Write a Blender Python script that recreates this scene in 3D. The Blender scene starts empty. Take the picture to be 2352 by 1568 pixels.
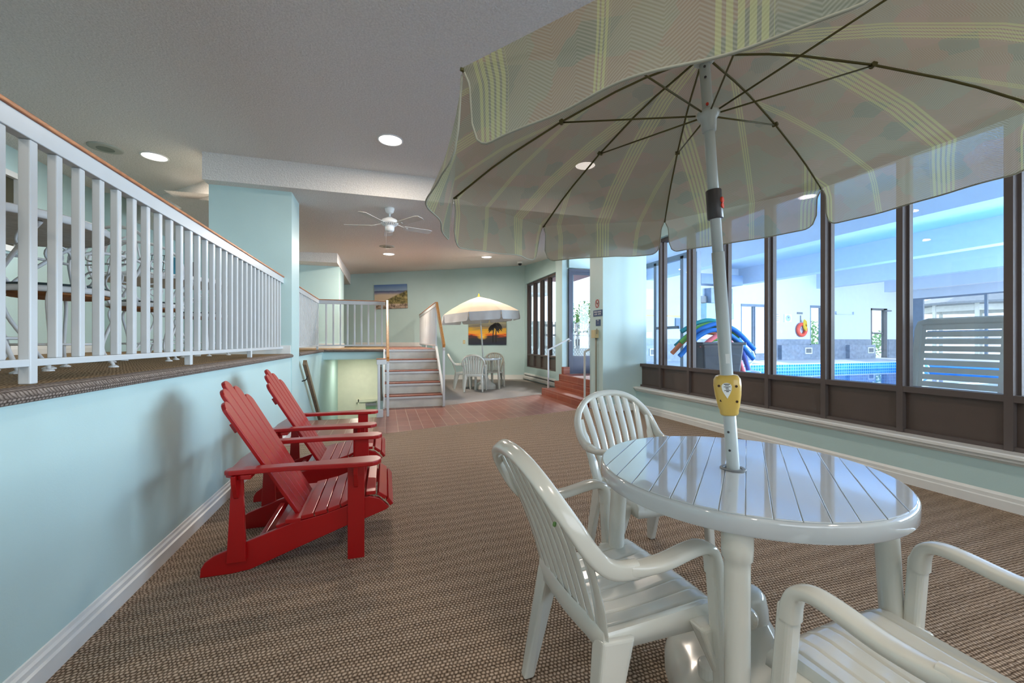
import bpy, math, random
from mathutils import Vector, Matrix
random.seed(7)
PI = math.pi
SC = bpy.context.scene
COL = SC.collection

# ------------------------------------------------------------------ camera, world, light, exposure
F_PX = 950.0
YAW = math.atan(291.0 / F_PX)
cam_d = bpy.data.cameras.new('camera')
cam_d.sensor_fit = 'HORIZONTAL'; cam_d.sensor_width = 36.0
cam_d.lens = 36.0 * F_PX / 2352.0
cam_d.clip_start = 0.02; cam_d.clip_end = 300
cam = bpy.data.objects.new('camera', cam_d); COL.objects.link(cam)
cam.location = (0, 0, 1.1); cam.rotation_euler = (PI / 2, 0, -YAW)
SC.camera = cam
SC.view_settings.view_transform = 'Standard'
SC.view_settings.look = 'None'
SC.view_settings.gamma = 1.0
SC.view_settings.use_curve_mapping = False
SC.view_settings.exposure = 0.0
SC.cycles.use_denoising = True
SC.cycles.max_bounces = 10
SC.cycles.diffuse_bounces = 5
SC.cycles.glossy_bounces = 4
SC.cycles.transparent_max_bounces = 16
SC.cycles.sample_clamp_indirect = 4.0
SC.cycles.caustics_reflective = False
SC.cycles.caustics_refractive = False

W = bpy.data.worlds.new('world'); SC.world = W; W.use_nodes = True
wn = W.node_tree.nodes; wl = W.node_tree.links
bg = wn['Background']
tc = wn.new('ShaderNodeTexCoord'); sep = wn.new('ShaderNodeSeparateXYZ'); rmp = wn.new('ShaderNodeValToRGB')
wl.new(tc.outputs['Generated'], sep.inputs[0]); wl.new(sep.outputs['Z'], rmp.inputs[0])
rmp.color_ramp.elements[0].position = 0.0; rmp.color_ramp.elements[0].color = (0.86, 0.93, 1.0, 1)
rmp.color_ramp.elements[1].position = 0.6; rmp.color_ramp.elements[1].color = (0.68, 0.83, 1.0, 1)
wl.new(rmp.outputs[0], bg.inputs[0]); bg.inputs[1].default_value = 2.3

def area(name, loc, rot, sx, sy, power, color):
    d = bpy.data.lights.new(name, 'AREA'); d.shape = 'RECTANGLE'; d.size = sx; d.size_y = sy
    d.energy = power; d.color = color
    o = bpy.data.objects.new(name, d); COL.objects.link(o); o.location = loc; o.rotation_euler = rot
    return o
# added area lamps inside the pool hall, out of view, standing in for daylight
area('fill_over_pool', (15.0, 0.2, 2.1), (PI / 2, 0, PI / 2 - 0.18), 8.5, 2.6, 2500, (0.77, 0.90, 1.0))  # added fill hanging over the pool, aimed at the lounge glazing
area('fill_pool_south', (15.4, -5.6, 2.0), (-PI / 2, 0, PI), 10, 2.6, 2100, (0.84, 0.93, 1.0))  # added fill inside the unseen south wall, brightens the pool hall
sun_d = bpy.data.lights.new('sun', 'SUN'); sun_d.energy = 4.5; sun_d.angle = math.radians(8); sun_d.color = (1.0, 0.95, 0.88)
sun = bpy.data.objects.new('sun', sun_d); COL.objects.link(sun)
sun.rotation_euler = Vector((0.50, 0.72, 0.48)).to_track_quat('Z', 'Y').to_euler()
# added fill lamp behind the camera, brightens the lounge in place of daylight
area('fill_lounge_south', (1.6, -2.9, 1.75), (-PI / 2, 0, PI), 4.0, 1.9, 27, (0.90, 0.95, 1.0))

# ------------------------------------------------------------------ materials
def L(c):
    return tuple(((x / 255.0) / 12.92 if x / 255.0 <= 0.04045 else ((x / 255.0 + 0.055) / 1.055) ** 2.4) for x in c)
def newmat(name):
    m = bpy.data.materials.new(name); m.use_nodes = True
    nt = m.node_tree
    return m, nt, nt.nodes, nt.links, nt.nodes['Principled BSDF']
def mat(name, rgb, rough=0.5, metal=0.0, noise=0.06, nscale=8.0, bump=0.0, bscale=200.0, spec=0.5, coat=0.0):
    m, nt, N, K, b = newmat(name)
    c = L(rgb)
    t = N.new('ShaderNodeTexCoord'); n = N.new('ShaderNodeTexNoise'); n.inputs['Scale'].default_value = nscale
    n.inputs['Detail'].default_value = 4
    K.new(t.outputs['Object'], n.inputs['Vector'])
    r = N.new('ShaderNodeValToRGB')
    r.color_ramp.elements[0].position = 0.3; r.color_ramp.elements[1].position = 0.7
    r.color_ramp.elements[0].color = tuple(x * (1 - noise) for x in c) + (1,)
    r.color_ramp.elements[1].color = tuple(min(1, x * (1 + noise)) for x in c) + (1,)
    K.new(n.outputs['Fac'], r.inputs[0]); K.new(r.outputs[0], b.inputs['Base Color'])
    b.inputs['Roughness'].default_value = rough; b.inputs['Metallic'].default_value = metal
    b.inputs['Specular IOR Level'].default_value = spec
    if coat: b.inputs['Coat Weight'].default_value = coat; b.inputs['Coat Roughness'].default_value = 0.08
    if bump:
        n2 = N.new('ShaderNodeTexNoise'); n2.inputs['Scale'].default_value = bscale; n2.inputs['Detail'].default_value = 2
        K.new(t.outputs['Object'], n2.inputs['Vector'])
        bp = N.new('ShaderNodeBump'); bp.inputs['Strength'].default_value = bump; bp.inputs['Distance'].default_value = 0.01
        K.new(n2.outputs['Fac'], bp.inputs['Height']); K.new(bp.outputs[0], b.inputs['Normal'])
    return m
def emis(name, rgb, s):
    m, nt, N, K, b = newmat(name)
    b.inputs['Base Color'].default_value = L(rgb) + (1,)
    b.inputs['Emission Color'].default_value = L(rgb) + (1,)
    b.inputs['Emission Strength'].default_value = s
    return m
def glassmat(name, tint=(0.93, 0.97, 1.0), refl=1.0):
    m, nt, N, K, b = newmat(name); N.remove(b)
    out = N['Material Output']
    tr = N.new('ShaderNodeBsdfTransparent'); tr.inputs[0].default_value = tint + (1,)
    gl = N.new('ShaderNodeBsdfGlossy'); gl.inputs['Roughness'].default_value = 0.01
    lw = N.new('ShaderNodeLayerWeight'); lw.inputs[0].default_value = 0.5
    p5 = mnode(N, K, 'POWER', lw.outputs['Facing'], 5.0)
    mx = N.new('ShaderNodeMixShader')
    K.new(mnode(N, K, 'MULTIPLY', mnode(N, K, 'ADD', mnode(N, K, 'MULTIPLY', p5, 0.9), 0.04), 0.55 * refl), mx.inputs[0])
    K.new(tr.outputs[0], mx.inputs[1]); K.new(gl.outputs[0], mx.inputs[2]); K.new(mx.outputs[0], out.inputs[0])
    return m
def mnode(N, K, op, a, b=None, c=None):
    n = N.new('ShaderNodeMath'); n.operation = op
    for i, v in enumerate((a, b, c)):
        if v is None: continue
        if isinstance(v, (int, float)): n.inputs[i].default_value = v
        else: K.new(v, n.inputs[i])
    return n.outputs[0]
def mixc(N, K, fac, a, b):
    n = N.new('ShaderNodeMix'); n.data_type = 'RGBA'
    if isinstance(fac, (int, float)): n.inputs[0].default_value = fac
    else: K.new(fac, n.inputs[0])
    for i, v in ((6, a), (7, b)):
        if isinstance(v, tuple): n.inputs[i].default_value = v + (1,) if len(v) == 3 else v
        else: K.new(v, n.inputs[i])
    return n.outputs[2]
def ramp(N, K, fac, stops, interp='LINEAR'):
    r = N.new('ShaderNodeValToRGB'); r.color_ramp.interpolation = interp
    e = r.color_ramp.elements
    while len(e) < len(stops): e.new(0.5)
    for i, (p, c) in enumerate(stops):
        e[i].position = p; e[i].color = tuple(c) + (1,)
    K.new(fac, r.inputs[0]); return r.outputs[0]

def carpet(name, dark, mid, light, px=0.0145, py=0.0145, band=0.5, vert=False):
    m, nt, N, K, b = newmat(name)
    t = N.new('ShaderNodeTexCoord')
    nz = N.new('ShaderNodeTexNoise'); nz.inputs['Scale'].default_value = 26; nz.inputs['Detail'].default_value = 2
    K.new(t.outputs['Object'], nz.inputs['Vector'])
    sp = N.new('ShaderNodeSeparateXYZ'); K.new(t.outputs['Object'], sp.inputs[0])
    X, Y, Z = sp.outputs
    XX = mnode(N, K, 'ADD', X, mnode(N, K, 'MULTIPLY', Z, 0.5))
    YY = mnode(N, K, 'ADD', Y, mnode(N, K, 'MULTIPLY', Z, 1.0))
    if vert: XX, YY = Y, mnode(N, K, 'ADD', Z, X); nz.inputs['Scale'].default_value = 60
    w = mnode(N, K, 'MULTIPLY', mnode(N, K, 'SUBTRACT', nz.outputs['Fac'], 0.5), 0.9 if vert else 1.6)
    row = mnode(N, K, 'DIVIDE', YY, py)
    rid = mnode(N, K, 'FLOOR', row)
    a = mnode(N, K, 'ADD', mnode(N, K, 'DIVIDE', XX, px), mnode(N, K, 'ADD', mnode(N, K, 'MULTIPLY', rid, 0.5), w))
    sx = mnode(N, K, 'ABSOLUTE', mnode(N, K, 'SINE', mnode(N, K, 'MULTIPLY', a, PI)))
    sy = mnode(N, K, 'ABSOLUTE', mnode(N, K, 'SINE', mnode(N, K, 'MULTIPLY', mnode(N, K, 'ADD', row, mnode(N, K, 'MULTIPLY', w, 0.4)), PI)))
    hgt = mnode(N, K, 'MULTIPLY', mnode(N, K, 'POWER', sx, 0.7), mnode(N, K, 'POWER', sy, 0.6))
    # random yarn colour and broad wavy bands across the room
    n3 = N.new('ShaderNodeTexNoise'); n3.inputs['Scale'].default_value = 90; n3.inputs['Detail'].default_value = 3
    K.new(t.outputs['Object'], n3.inputs['Vector'])
    wv = N.new('ShaderNodeTexWave'); wv.wave_type = 'BANDS'; wv.bands_direction = 'Y'
    wv.inputs['Scale'].default_value = 3.4; wv.inputs['Distortion'].default_value = 3.0
    wv.inputs['Detail'].default_value = 2; wv.inputs['Detail Scale'].default_value = 2.0
    mp = N.new('ShaderNodeMapping'); mp.inputs['Rotation'].default_value = (0, 0, -0.12); mp.inputs['Scale'].default_value = (0.5, 1, 1)
    K.new(t.outputs['Object'], mp.inputs[0]); K.new(mp.outputs[0], wv.inputs['Vector'])
    v = mnode(N, K, 'ADD', mnode(N, K, 'MULTIPLY', hgt, 0.62), mnode(N, K, 'MULTIPLY', n3.outputs['Fac'], 0.42))
    v = mnode(N, K, 'SUBTRACT', v, mnode(N, K, 'MULTIPLY', wv.outputs['Fac'], 0.07 * band))
    c = ramp(N, K, v, [(0.15, dark), (0.5, mid), (0.85, light)])
    K.new(c, b.inputs['Base Color'])
    b.inputs['Roughness'].default_value = 0.95; b.inputs['Specular IOR Level'].default_value = 0.1
    bp = N.new('ShaderNodeBump'); bp.inputs['Strength'].default_value = 0.6; bp.inputs['Distance'].default_value = 0.006
    K.new(hgt, bp.inputs['Height']); K.new(bp.outputs[0], b.inputs['Normal'])
    return m
def tilemat(name, c1, c2, grout, sx, sy, gap=0.02, rough=0.35, rot=(0, 0, 0), noise=0.5, offset=0.0):
    m, nt, N, K, b = newmat(name)
    t = N.new('ShaderNodeTexCoord'); mp = N.new('ShaderNodeMapping'); mp.inputs['Rotation'].default_value = rot
    K.new(t.outputs['Object'], mp.inputs[0])
    br = N.new('ShaderNodeTexBrick'); br.offset = offset; br.inputs['Scale'].default_value = 1.0
    br.inputs['Brick Width'].default_value = sx; br.inputs['Row Height'].default_value = sy
    br.inputs['Mortar Size'].default_value = gap * min(sx, sy); br.inputs['Mortar Smooth'].default_value = 0.1
    br.inputs['Color1'].default_value = c1 + (1,); br.inputs['Color2'].default_value = c2 + (1,); br.inputs['Mortar'].default_value = grout + (1,)
    K.new(mp.outputs[0], br.inputs['Vector'])
    n = N.new('ShaderNodeTexNoise'); n.inputs['Scale'].default_value = 9; n.inputs['Detail'].default_value = 4
    K.new(t.outputs['Object'], n.inputs['Vector'])
    g = ramp(N, K, n.outputs['Fac'], [(0.3, (1 - 0.3 * noise,) * 3), (0.7, (1.0,) * 3)])
    mu = N.new('ShaderNodeMix'); mu.data_type = 'RGBA'; mu.blend_type = 'MULTIPLY'; mu.inputs[0].default_value = 1
    K.new(br.outputs['Color'], mu.inputs[6]); K.new(g, mu.inputs[7]); K.new(mu.outputs[2], b.inputs['Base Color'])
    b.inputs['Roughness'].default_value = rough
    bp = N.new('ShaderNodeBump'); bp.invert = True; bp.inputs['Strength'].default_value = 0.4; bp.inputs['Distance'].default_value = 0.004
    K.new(br.outputs['Fac'], bp.inputs['Height']); K.new(bp.outputs[0], b.inputs['Normal'])
    return m
def woodmat(name, a, bcol, rough=0.4, scale=(1, 18, 18), coat=0.0):
    m, nt, N, K, b = newmat(name)
    t = N.new('ShaderNodeTexCoord'); mp = N.new('ShaderNodeMapping'); mp.inputs['Scale'].default_value = scale
    K.new(t.outputs['Object'], mp.inputs[0])
    n = N.new('ShaderNodeTexNoise'); n.inputs['Scale'].default_value = 3; n.inputs['Detail'].default_value = 6
    n.inputs['Distortion'].default_value = 0.6
    K.new(mp.outputs[0], n.inputs['Vector'])
    K.new(ramp(N, K, n.outputs['Fac'], [(0.3, L(a)), (0.7, L(bcol))]), b.inputs['Base Color'])
    b.inputs['Roughness'].default_value = rough
    if coat: b.inputs['Coat Weight'].default_value = coat
    return m
def fabricmat(name):
    """woven umbrella cloth: herringbone in faded pink, sage and grey with pale yellow stripes. UV in metres."""
    m, nt, N, K, b = newmat(name); N.remove(b)
    out = N['Material Output']
    uv = N.new('ShaderNodeUVMap'); uv.uv_map = 'UVMap'
    sp = N.new('ShaderNodeSeparateXYZ'); K.new(uv.outputs[0], sp.inputs[0])
    U, V = sp.outputs[0], sp.outputs[1]
    # herringbone twill
    zig = mnode(N, K, 'PINGPONG', U, 0.045)
    tw = mnode(N, K, 'SINE', mnode(N, K, 'MULTIPLY', mnode(N, K, 'ADD', V, mnode(N, K, 'MULTIPLY', zig, 0.8)), 2 * PI / 0.0062))
    tw = mnode(N, K, 'ADD', mnode(N, K, 'MULTIPLY', tw, 0.5), 0.5)
    # faded blocks (diamond lattice of voronoi cells)
    mp = N.new('ShaderNodeMapping'); mp.inputs['Scale'].default_value = (12, 17, 1); mp.inputs['Rotation'].default_value = (0, 0, 0.5)
    K.new(uv.outputs[0], mp.inputs[0])
    vo = N.new('ShaderNodeTexVoronoi'); vo.distance = 'MANHATTAN'; vo.inputs['Scale'].default_value = 1.0; vo.inputs['Randomness'].default_value = 0.3
    K.new(mp.outputs[0], vo.inputs['Vector'])
    s2 = N.new('ShaderNodeSeparateColor'); K.new(vo.outputs['Color'], s2.inputs[0])
    blk = ramp(N, K, s2.outputs[0], [(0.0, L((152, 136, 118))), (0.3, L((146, 143, 124))), (0.55, L((158, 138, 122))), (0.78, L((132, 134, 118))), (0.9, L((150, 141, 122)))], 'CONSTANT')
    pale = L((172, 173, 160))
    base = mixc(N, K, mnode(N, K, 'MULTIPLY', tw, 0.42), blk, pale)
    # yellow stripes
    f = mnode(N, K, 'SUBTRACT', mnode(N, K, 'FRACT', mnode(N, K, 'ADD', mnode(N, K, 'DIVIDE', U, 0.40), 0.5)), 0.5)   # -0.5..0.5 over 40 cm
    def band(center, half, n):
        d = mnode(N, K, 'SUBTRACT', f, center)
        ins = mnode(N, K, 'LESS_THAN', mnode(N, K, 'ABSOLUTE', d), half)
        ln = mnode(N, K, 'SINE', mnode(N, K, 'MULTIPLY', d, PI * n / half))
        return mnode(N, K, 'MULTIPLY', ins, mnode(N, K, 'GREATER_THAN', ln, -0.35))
    st = mnode(N, K, 'MAXIMUM', band(-0.27, 0.085, 5), band(0.20, 0.028, 3))
    col = mixc(N, K, mnode(N, K, 'MULTIPLY', st, 0.72), base, L((184, 185, 138)))
    df = N.new('ShaderNodeBsdfDiffuse'); tl = N.new('ShaderNodeBsdfTranslucent'); tp = N.new('ShaderNodeBsdfTransparent')
    K.new(col, df.inputs[0]); K.new(col, tl.inputs[0])
    m1 = N.new('ShaderNodeMixShader'); m1.inputs[0].default_value = 0.42
    K.new(df.outputs[0], m1.inputs[1]); K.new(tl.outputs[0], m1.inputs[2])
    m2 = N.new('ShaderNodeMixShader')
    hol = mnode(N, K, 'ADD', 0.05, mnode(N, K, 'MULTIPLY', mnode(N, K, 'SUBTRACT', 1.0, tw), 0.15))
    K.new(hol, m2.inputs[0]); K.new(m1.outputs[0], m2.inputs[1]); K.new(tp.outputs[0], m2.inputs[2])
    K.new(m2.outputs[0], out.inputs[0])
    return m
def plainfabric(name, c):
    m, nt, N, K, b = newmat(name); N.remove(b)
    out = N['Material Output']
    t = N.new('ShaderNodeTexCoord'); n = N.new('ShaderNodeTexNoise'); n.inputs['Scale'].default_value = 5
    K.new(t.outputs['Object'], n.inputs['Vector'])
    col = ramp(N, K, n.outputs['Fac'], [(0.3, tuple(x * 0.9 for x in L(c))), (0.7, L(c))])
    df = N.new('ShaderNodeBsdfDiffuse'); tl = N.new('ShaderNodeBsdfTranslucent')
    K.new(col, df.inputs[0]); K.new(col, tl.inputs[0])
    m1 = N.new('ShaderNodeMixShader'); m1.inputs[0].default_value = 0.3
    K.new(df.outputs[0], m1.inputs[1]); K.new(tl.outputs[0], m1.inputs[2]); K.new(m1.outputs[0], out.inputs[0])
    return m

M = {}
M['wall'] = mat('blue_wall_paint', (184, 211, 211), 0.45, noise=0.03, nscale=2.0, bump=0.05, bscale=150)
M['ceil'] = mat('stipple_ceiling', (222, 219, 215), 0.9, noise=0.10, nscale=70, bump=0.8, bscale=85, spec=0.1)
M['white'] = mat('white_trim_paint', (222, 224, 222), 0.4, noise=0.03)
M['railwhite'] = mat('white_rail_enamel', (198, 203, 206), 0.3, noise=0.02)
M['cap'] = woodmat('oak_cap', (150, 88, 52), (196, 128, 80), 0.4, (6, 6, 30))
M['oak'] = woodmat('oak_handrail', (176, 118, 58), (208, 152, 88), 0.35, (20, 3, 20), 0.3)
M['darkoak'] = woodmat('dark_handrail_wood', (98, 78, 58), (124, 100, 76), 0.4, (14, 3, 14))
M['carpet'] = carpet('lounge_carpet', (0.050, 0.033, 0.022), (0.275, 0.197, 0.14), (0.64, 0.50, 0.385), band=1.0)
M['carpet2'] = carpet('alcove_carpet', (0.14, 0.12, 0.11), (0.34, 0.31, 0.29), (0.56, 0.53, 0.50), band=0.2)
M['deckcarpet'] = carpet('deck_carpet', (0.05, 0.033, 0.02), (0.24, 0.165, 0.095), (0.46, 0.34, 0.21), band=0.4)
M['nose'] = carpet('deck_edge_carpet', (0.035, 0.027, 0.024), (0.17, 0.135, 0.115), (0.34, 0.285, 0.25), px=0.015, py=0.0135, band=0.2, vert=True)
M['tile'] = tilemat('terracotta_floor_tile', L((150, 92, 74)), L((136, 80, 64)), L((178, 142, 124)), 0.155, 0.31, 0.03, 0.3)
M['steptile'] = tilemat('terracotta_step_tile', L((152, 84, 62)), L((134, 70, 52)), L((172, 128, 108)), 0.10, 0.60, 0.04, 0.3, rot=(0, PI / 2, 0))
M['frame'] = mat('bronze_window_frame', (92, 84, 82), 0.6, 0.0, noise=0.03, spec=0.2)
M['panel'] = mat('brown_panel', (84, 72, 66), 0.4, noise=0.05)
M['glass'] = glassmat('window_glass')
M['plastic'] = mat('white_resin', (208, 208, 200), 0.16, noise=0.02, nscale=4, spec=0.55, coat=0.25)
M['tabletop'] = mat('white_resin_gloss', (192, 198, 202), 0.035, noise=0.015, nscale=3, spec=0.6, coat=0.6)
M['red'] = mat('red_painted_wood', (158, 8, 12), 0.32, noise=0.06, nscale=3, coat=0.25)
M['umb'] = fabricmat('umbrella_cloth')
M['umb2'] = plainfabric('cream_umbrella_cloth', (214, 200, 180))
M['umb2v'] = plainfabric('grey_umbrella_cloth', (196, 200, 204))
M['hem'] = mat('umbrella_hem_tape', (150, 150, 136), 0.8)
M['pole'] = mat('white_pole_paint', (186, 196, 198), 0.35, noise=0.04)
M['rib'] = mat('rib_steel', (88, 84, 48), 0.45, 0.5)
M['darkplastic'] = mat('dark_grey_plastic', (62, 60, 64), 0.4)
M['yellow'] = mat('yellow_plastic', (214, 178, 88), 0.3, noise=0.04, coat=0.3)
M['hole'] = mat('rusty_screw', (60, 34, 14), 0.6)
M['iron'] = mat('white_wrought_iron', (206, 208, 210), 0.45, noise=0.06)
M['brushed'] = mat('brushed_table_top', (214, 217, 214), 0.5, noise=0.1, nscale=30)
M['ply'] = woodmat('bare_plywood', (120, 72, 30), (168, 108, 52), 0.6, (8, 30, 8))
M['cushion'] = mat('dark_teal_cushion', (54, 70, 74), 0.7)
M['black'] = mat('black_plastic', (24, 24, 26), 0.3)
M['lamp'] = emis('lamp_diffuser', (255, 244, 234), 5.0)
M['chrome'] = mat('brushed_metal', (150, 150, 150), 0.3, 0.8)
M['conduit'] = mat('grey_conduit', (136, 136, 122), 0.45)
M['beige'] = mat('beige_metal', (196, 186, 146), 0.5)
M['navy'] = mat('navy_sign', (36, 70, 116), 0.4)
M['signred'] = mat('sign_red', (166, 58, 62), 0.4)
M['signwhite'] = mat('sign_white', (232, 234, 234), 0.5)
M['poolwall'] = mat('pool_hall_white', (214, 222, 232), 0.6, noise=0.02)
M['wainscot'] = tilemat('grey_wainscot_tile', L((150, 160, 176)), L((136, 148, 164)), L((124, 134, 150)), 0.62, 0.5, 0.006, 0.4, rot=(PI / 2, 0, 0), noise=1.0)
M['pooldeck'] = mat('pool_deck', (206, 204, 206), 0.5, noise=0.05)
M['pooltile'] = tilemat('blue_mosaic', L((50, 145, 215)), L((36, 124, 200)), L((150, 205, 240)), 0.10, 0.10, 0.10, 0.2, rot=(PI / 2, 0, 0), noise=0.2)
M['poolfloor'] = mat('pool_basin_blue', (150, 202, 226), 0.4)
M['water'] = glassmat('pool_water', (0.80, 0.94, 1.0), 1.3)
M['curtainblue'] = mat('blue_ac_frame', (196, 206, 216), 0.5)
M['stairwall'] = mat('stairwell_paint', (226, 222, 204), 0.6, noise=0.03)
M['concrete'] = mat('patio_concrete', (204, 204, 200), 0.8, noise=0.06)
M['fence'] = mat('white_fence_paint', (204, 208, 206), 0.6)
M['leaf'] = mat('tree_leaves', (112, 150, 84), 0.8, noise=0.4, nscale=6)
M['bark'] = mat('bark', (96, 78, 62), 0.9, noise=0.3)
M['pinksoffit'] = mat('pink_soffit', (176, 132, 136), 0.7)
M['stucco'] = mat('beige_stucco', (206, 196, 184), 0.8, noise=0.08)
M['grey'] = mat('mid_grey', (120, 124, 128), 0.5)
M['darkgrey'] = mat('charcoal_bin', (58, 64, 72), 0.45)
M['lounge'] = mat('resin_lounger', (196, 204, 204), 0.4, noise=0.02)
M['roofgrey'] = mat('grey_shingle', (132, 140, 150), 0.8, noise=0.1)
M['green'] = mat('shrub_green', (120, 168, 96), 0.8, noise=0.3)

# ------------------------------------------------------------------ mesh building
class MB:
    def __init__(s): s.v = []; s.f = []; s.uv = None
    def add(s, vs, fs):
        o = len(s.v); s.v += [tuple(v) for v in vs]; s.f += [tuple(i + o for i in f) for f in fs]
    def box(s, x0, x1, y0, y1, z0, z1):
        s.add([(x0, y0, z0), (x1, y0, z0), (x1, y1, z0), (x0, y1, z0), (x0, y0, z1), (x1, y0, z1), (x1, y1, z1), (x0, y1, z1)],
              [(0, 3, 2, 1), (4, 5, 6, 7), (0, 1, 5, 4), (1, 2, 6, 5), (2, 3, 7, 6), (3, 0, 4, 7)]); return s
    def beam(s, a, b, w, h, up=(0, 0, 1), w2=None, h2=None):
        a = Vector(a); b = Vector(b); d = (b - a).normalized(); up = Vector(up)
        sd = d.cross(up)
        if sd.length < 1e-4: sd = d.cross(Vector((0, 1, 0)))
        sd.normalize(); u = sd.cross(d).normalized()
        w2 = w if w2 is None else w2; h2 = h if h2 is None else h2
        vs = []
        for p, ww, hh in ((a, w, h), (b, w2, h2)):
            for i, j in ((-1, -1), (1, -1), (1, 1), (-1, 1)): vs.append(p + sd * (i * ww / 2) + u * (j * hh / 2))
        s.add(vs, [(0, 1, 2, 3), (7, 6, 5, 4), (0, 4, 5, 1), (1, 5, 6, 2), (2, 6, 7, 3), (3, 7, 4, 0)]); return s
    def sweep(s, pts, rx, ry=None, seg=10, up=(0, 0, 1), cap=True, closed=False, power=1.0):
        """sweep a (super)elliptic section along pts; rx lateral, ry along the local up; each may be a list"""
        P = [Vector(p) for p in pts]; n = len(P); ry = rx if ry is None else ry
        RX = rx if isinstance(rx, (list, tuple)) else [rx] * n; RY = ry if isinstance(ry, (list, tuple)) else [ry] * n
        U = Vector(up); vs = []; fs = []
        for i in range(n):
            if closed: d = P[(i + 1) % n] - P[i - 1]
            else: d = P[min(i + 1, n - 1)] - P[max(i - 1, 0)]
            d.normalize()
            sd = d.cross(U)
            if sd.length < 0.05:
                sd = d.cross(prev_u) if i else d.cross(Vector((0, 1, 0)))
            if sd.length < 1e-5: sd = Vector((1, 0, 0))
            sd.normalize()
            if i and sd.dot(prev_s) < 0: sd = -sd
            u = sd.cross(d).normalized(); prev_s = sd; prev_u = u
            for k in range(seg):
                a = 2 * PI * k / seg; ca, sa = math.cos(a), math.sin(a)
                if power != 1.0:
                    ca = math.copysign(abs(ca) ** power, ca); sa = math.copysign(abs(sa) ** power, sa)
                vs.append(P[i] + sd * (RX[i] * ca) + u * (RY[i] * sa))
        m = n if closed else n - 1
        for i in range(m):
            j = (i + 1) % n
            for k in range(seg):
                l = (k + 1) % seg
                fs.append((i * seg + k, i * seg + l, j * seg + l, j * seg + k))
        if cap and not closed:
            fs.append(tuple(range(seg))[::-1]); fs.append(tuple((n - 1) * seg + k for k in range(seg)))
        s.add(vs, fs); return s
    def lathe(s, prof, c=(0, 0, 0), seg=32, axis=(0, 0, 1)):
        q = Vector((0, 0, 1)).rotation_difference(Vector(axis)).to_matrix(); c = Vector(c)
        vs = []; fs = []; n = len(prof)
        for r, z in prof:
            for k in range(seg):
                a = 2 * PI * k / seg; vs.append(c + q @ Vector((r * math.cos(a), r * math.sin(a), z)))
        for i in range(n - 1):
            for k in range(seg):
                l = (k + 1) % seg; fs.append((i * seg + k, i * seg + l, (i + 1) * seg + l, (i + 1) * seg + k))
        fs.append(tuple(range(seg))[::-1]); fs.append(tuple((n - 1) * seg + k for k in range(seg)))
        s.add(vs, fs); return s
    def prism(s, poly, a, b, plane='xy'):
        """poly of 2-D points extruded from a to b along the remaining axis"""
        def P(p, t): return {'xy': (p[0], p[1], t), 'xz': (p[0], t, p[1]), 'yz': (t, p[0], p[1])}[plane]
        n = len(poly)
        s.add([P(p, a) for p in poly] + [P(p, b) for p in poly],
              [tuple(range(n))[::-1], tuple(range(n, 2 * n))] + [(i, (i + 1) % n, n + (i + 1) % n, n + i) for i in range(n)]); return s
    def loft(s, A, B):
        n = len(A)
        s.add(list(A) + list(B), [tuple(range(n))[::-1], tuple(range(n, 2 * n))] + [(i, (i + 1) % n, n + (i + 1) % n, n + i) for i in range(n)]); return s
def fixnormals(me):
    import bmesh
    bm = bmesh.new(); bm.from_mesh(me)
    bmesh.ops.recalc_face_normals(bm, faces=bm.faces[:]); bm.to_mesh(me); bm.free()
def mk(name, mb, m, parent=None, smooth=False, bevel=0.0, off=None, kind=None, label=None, sub=0, seg=2, solid=0.0, fix=True):
    me = bpy.data.meshes.new(name)
    vs = mb.v if off is None else [(v[0] - off[0], v[1] - off[1], v[2] - off[2]) for v in mb.v]
    me.from_pydata(vs, [], mb.f); me.update()
    if fix: fixnormals(me)
    me.materials.append(m)
    o = bpy.data.objects.new(name, me); COL.objects.link(o)
    if smooth: me.shade_smooth()
    if solid:
        md = o.modifiers.new('solidify', 'SOLIDIFY'); md.thickness = solid; md.offset = -1
    if sub:
        md = o.modifiers.new('subsurf', 'SUBSURF'); md.levels = sub; md.render_levels = sub
    if bevel:
        md = o.modifiers.new('bevel', 'BEVEL'); md.width = bevel; md.segments = seg; md.limit_method = 'ANGLE'; md.angle_limit = math.radians(35)
    if parent is not None: o.parent = parent
    elif off is not None: o.location = off
    if kind: o['kind'] = kind
    if label: o['label'] = label
    return o
def smooth_by_angle(o, ang=40):
    me = o.data
    me.shade_smooth()
    try: me.set_sharp_from_angle(angle=math.radians(ang))
    except Exception: pass
def tag(o, label, cat, group=None):
    o['label'] = label; o['category'] = cat
    if group: o['group'] = group
    return o
def thing(name, label, cat, loc=(0, 0, 0), rotz=0.0, group=None):
    o = bpy.data.objects.new(name, None); COL.objects.link(o); o.empty_display_size = 0.1
    o.location = loc; o.rotation_euler = (0, 0, rotz)
    return tag(o, label, cat, group)
def struct(name, mb, m, **k):
    return mk(name, mb, m, kind='structure', **k)
def dup(root, loc, rotz, label, group=None):
    r = root.copy(); COL.objects.link(r); r.location = loc; r.rotation_euler = (0, 0, rotz); r['label'] = label
    if group: r['group'] = group
    for ch in list(root.children):
        c = ch.copy(); COL.objects.link(c); c.parent = r
        for g in list(ch.children):
            d = g.copy(); COL.objects.link(d); d.parent = c
    return r
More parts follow.
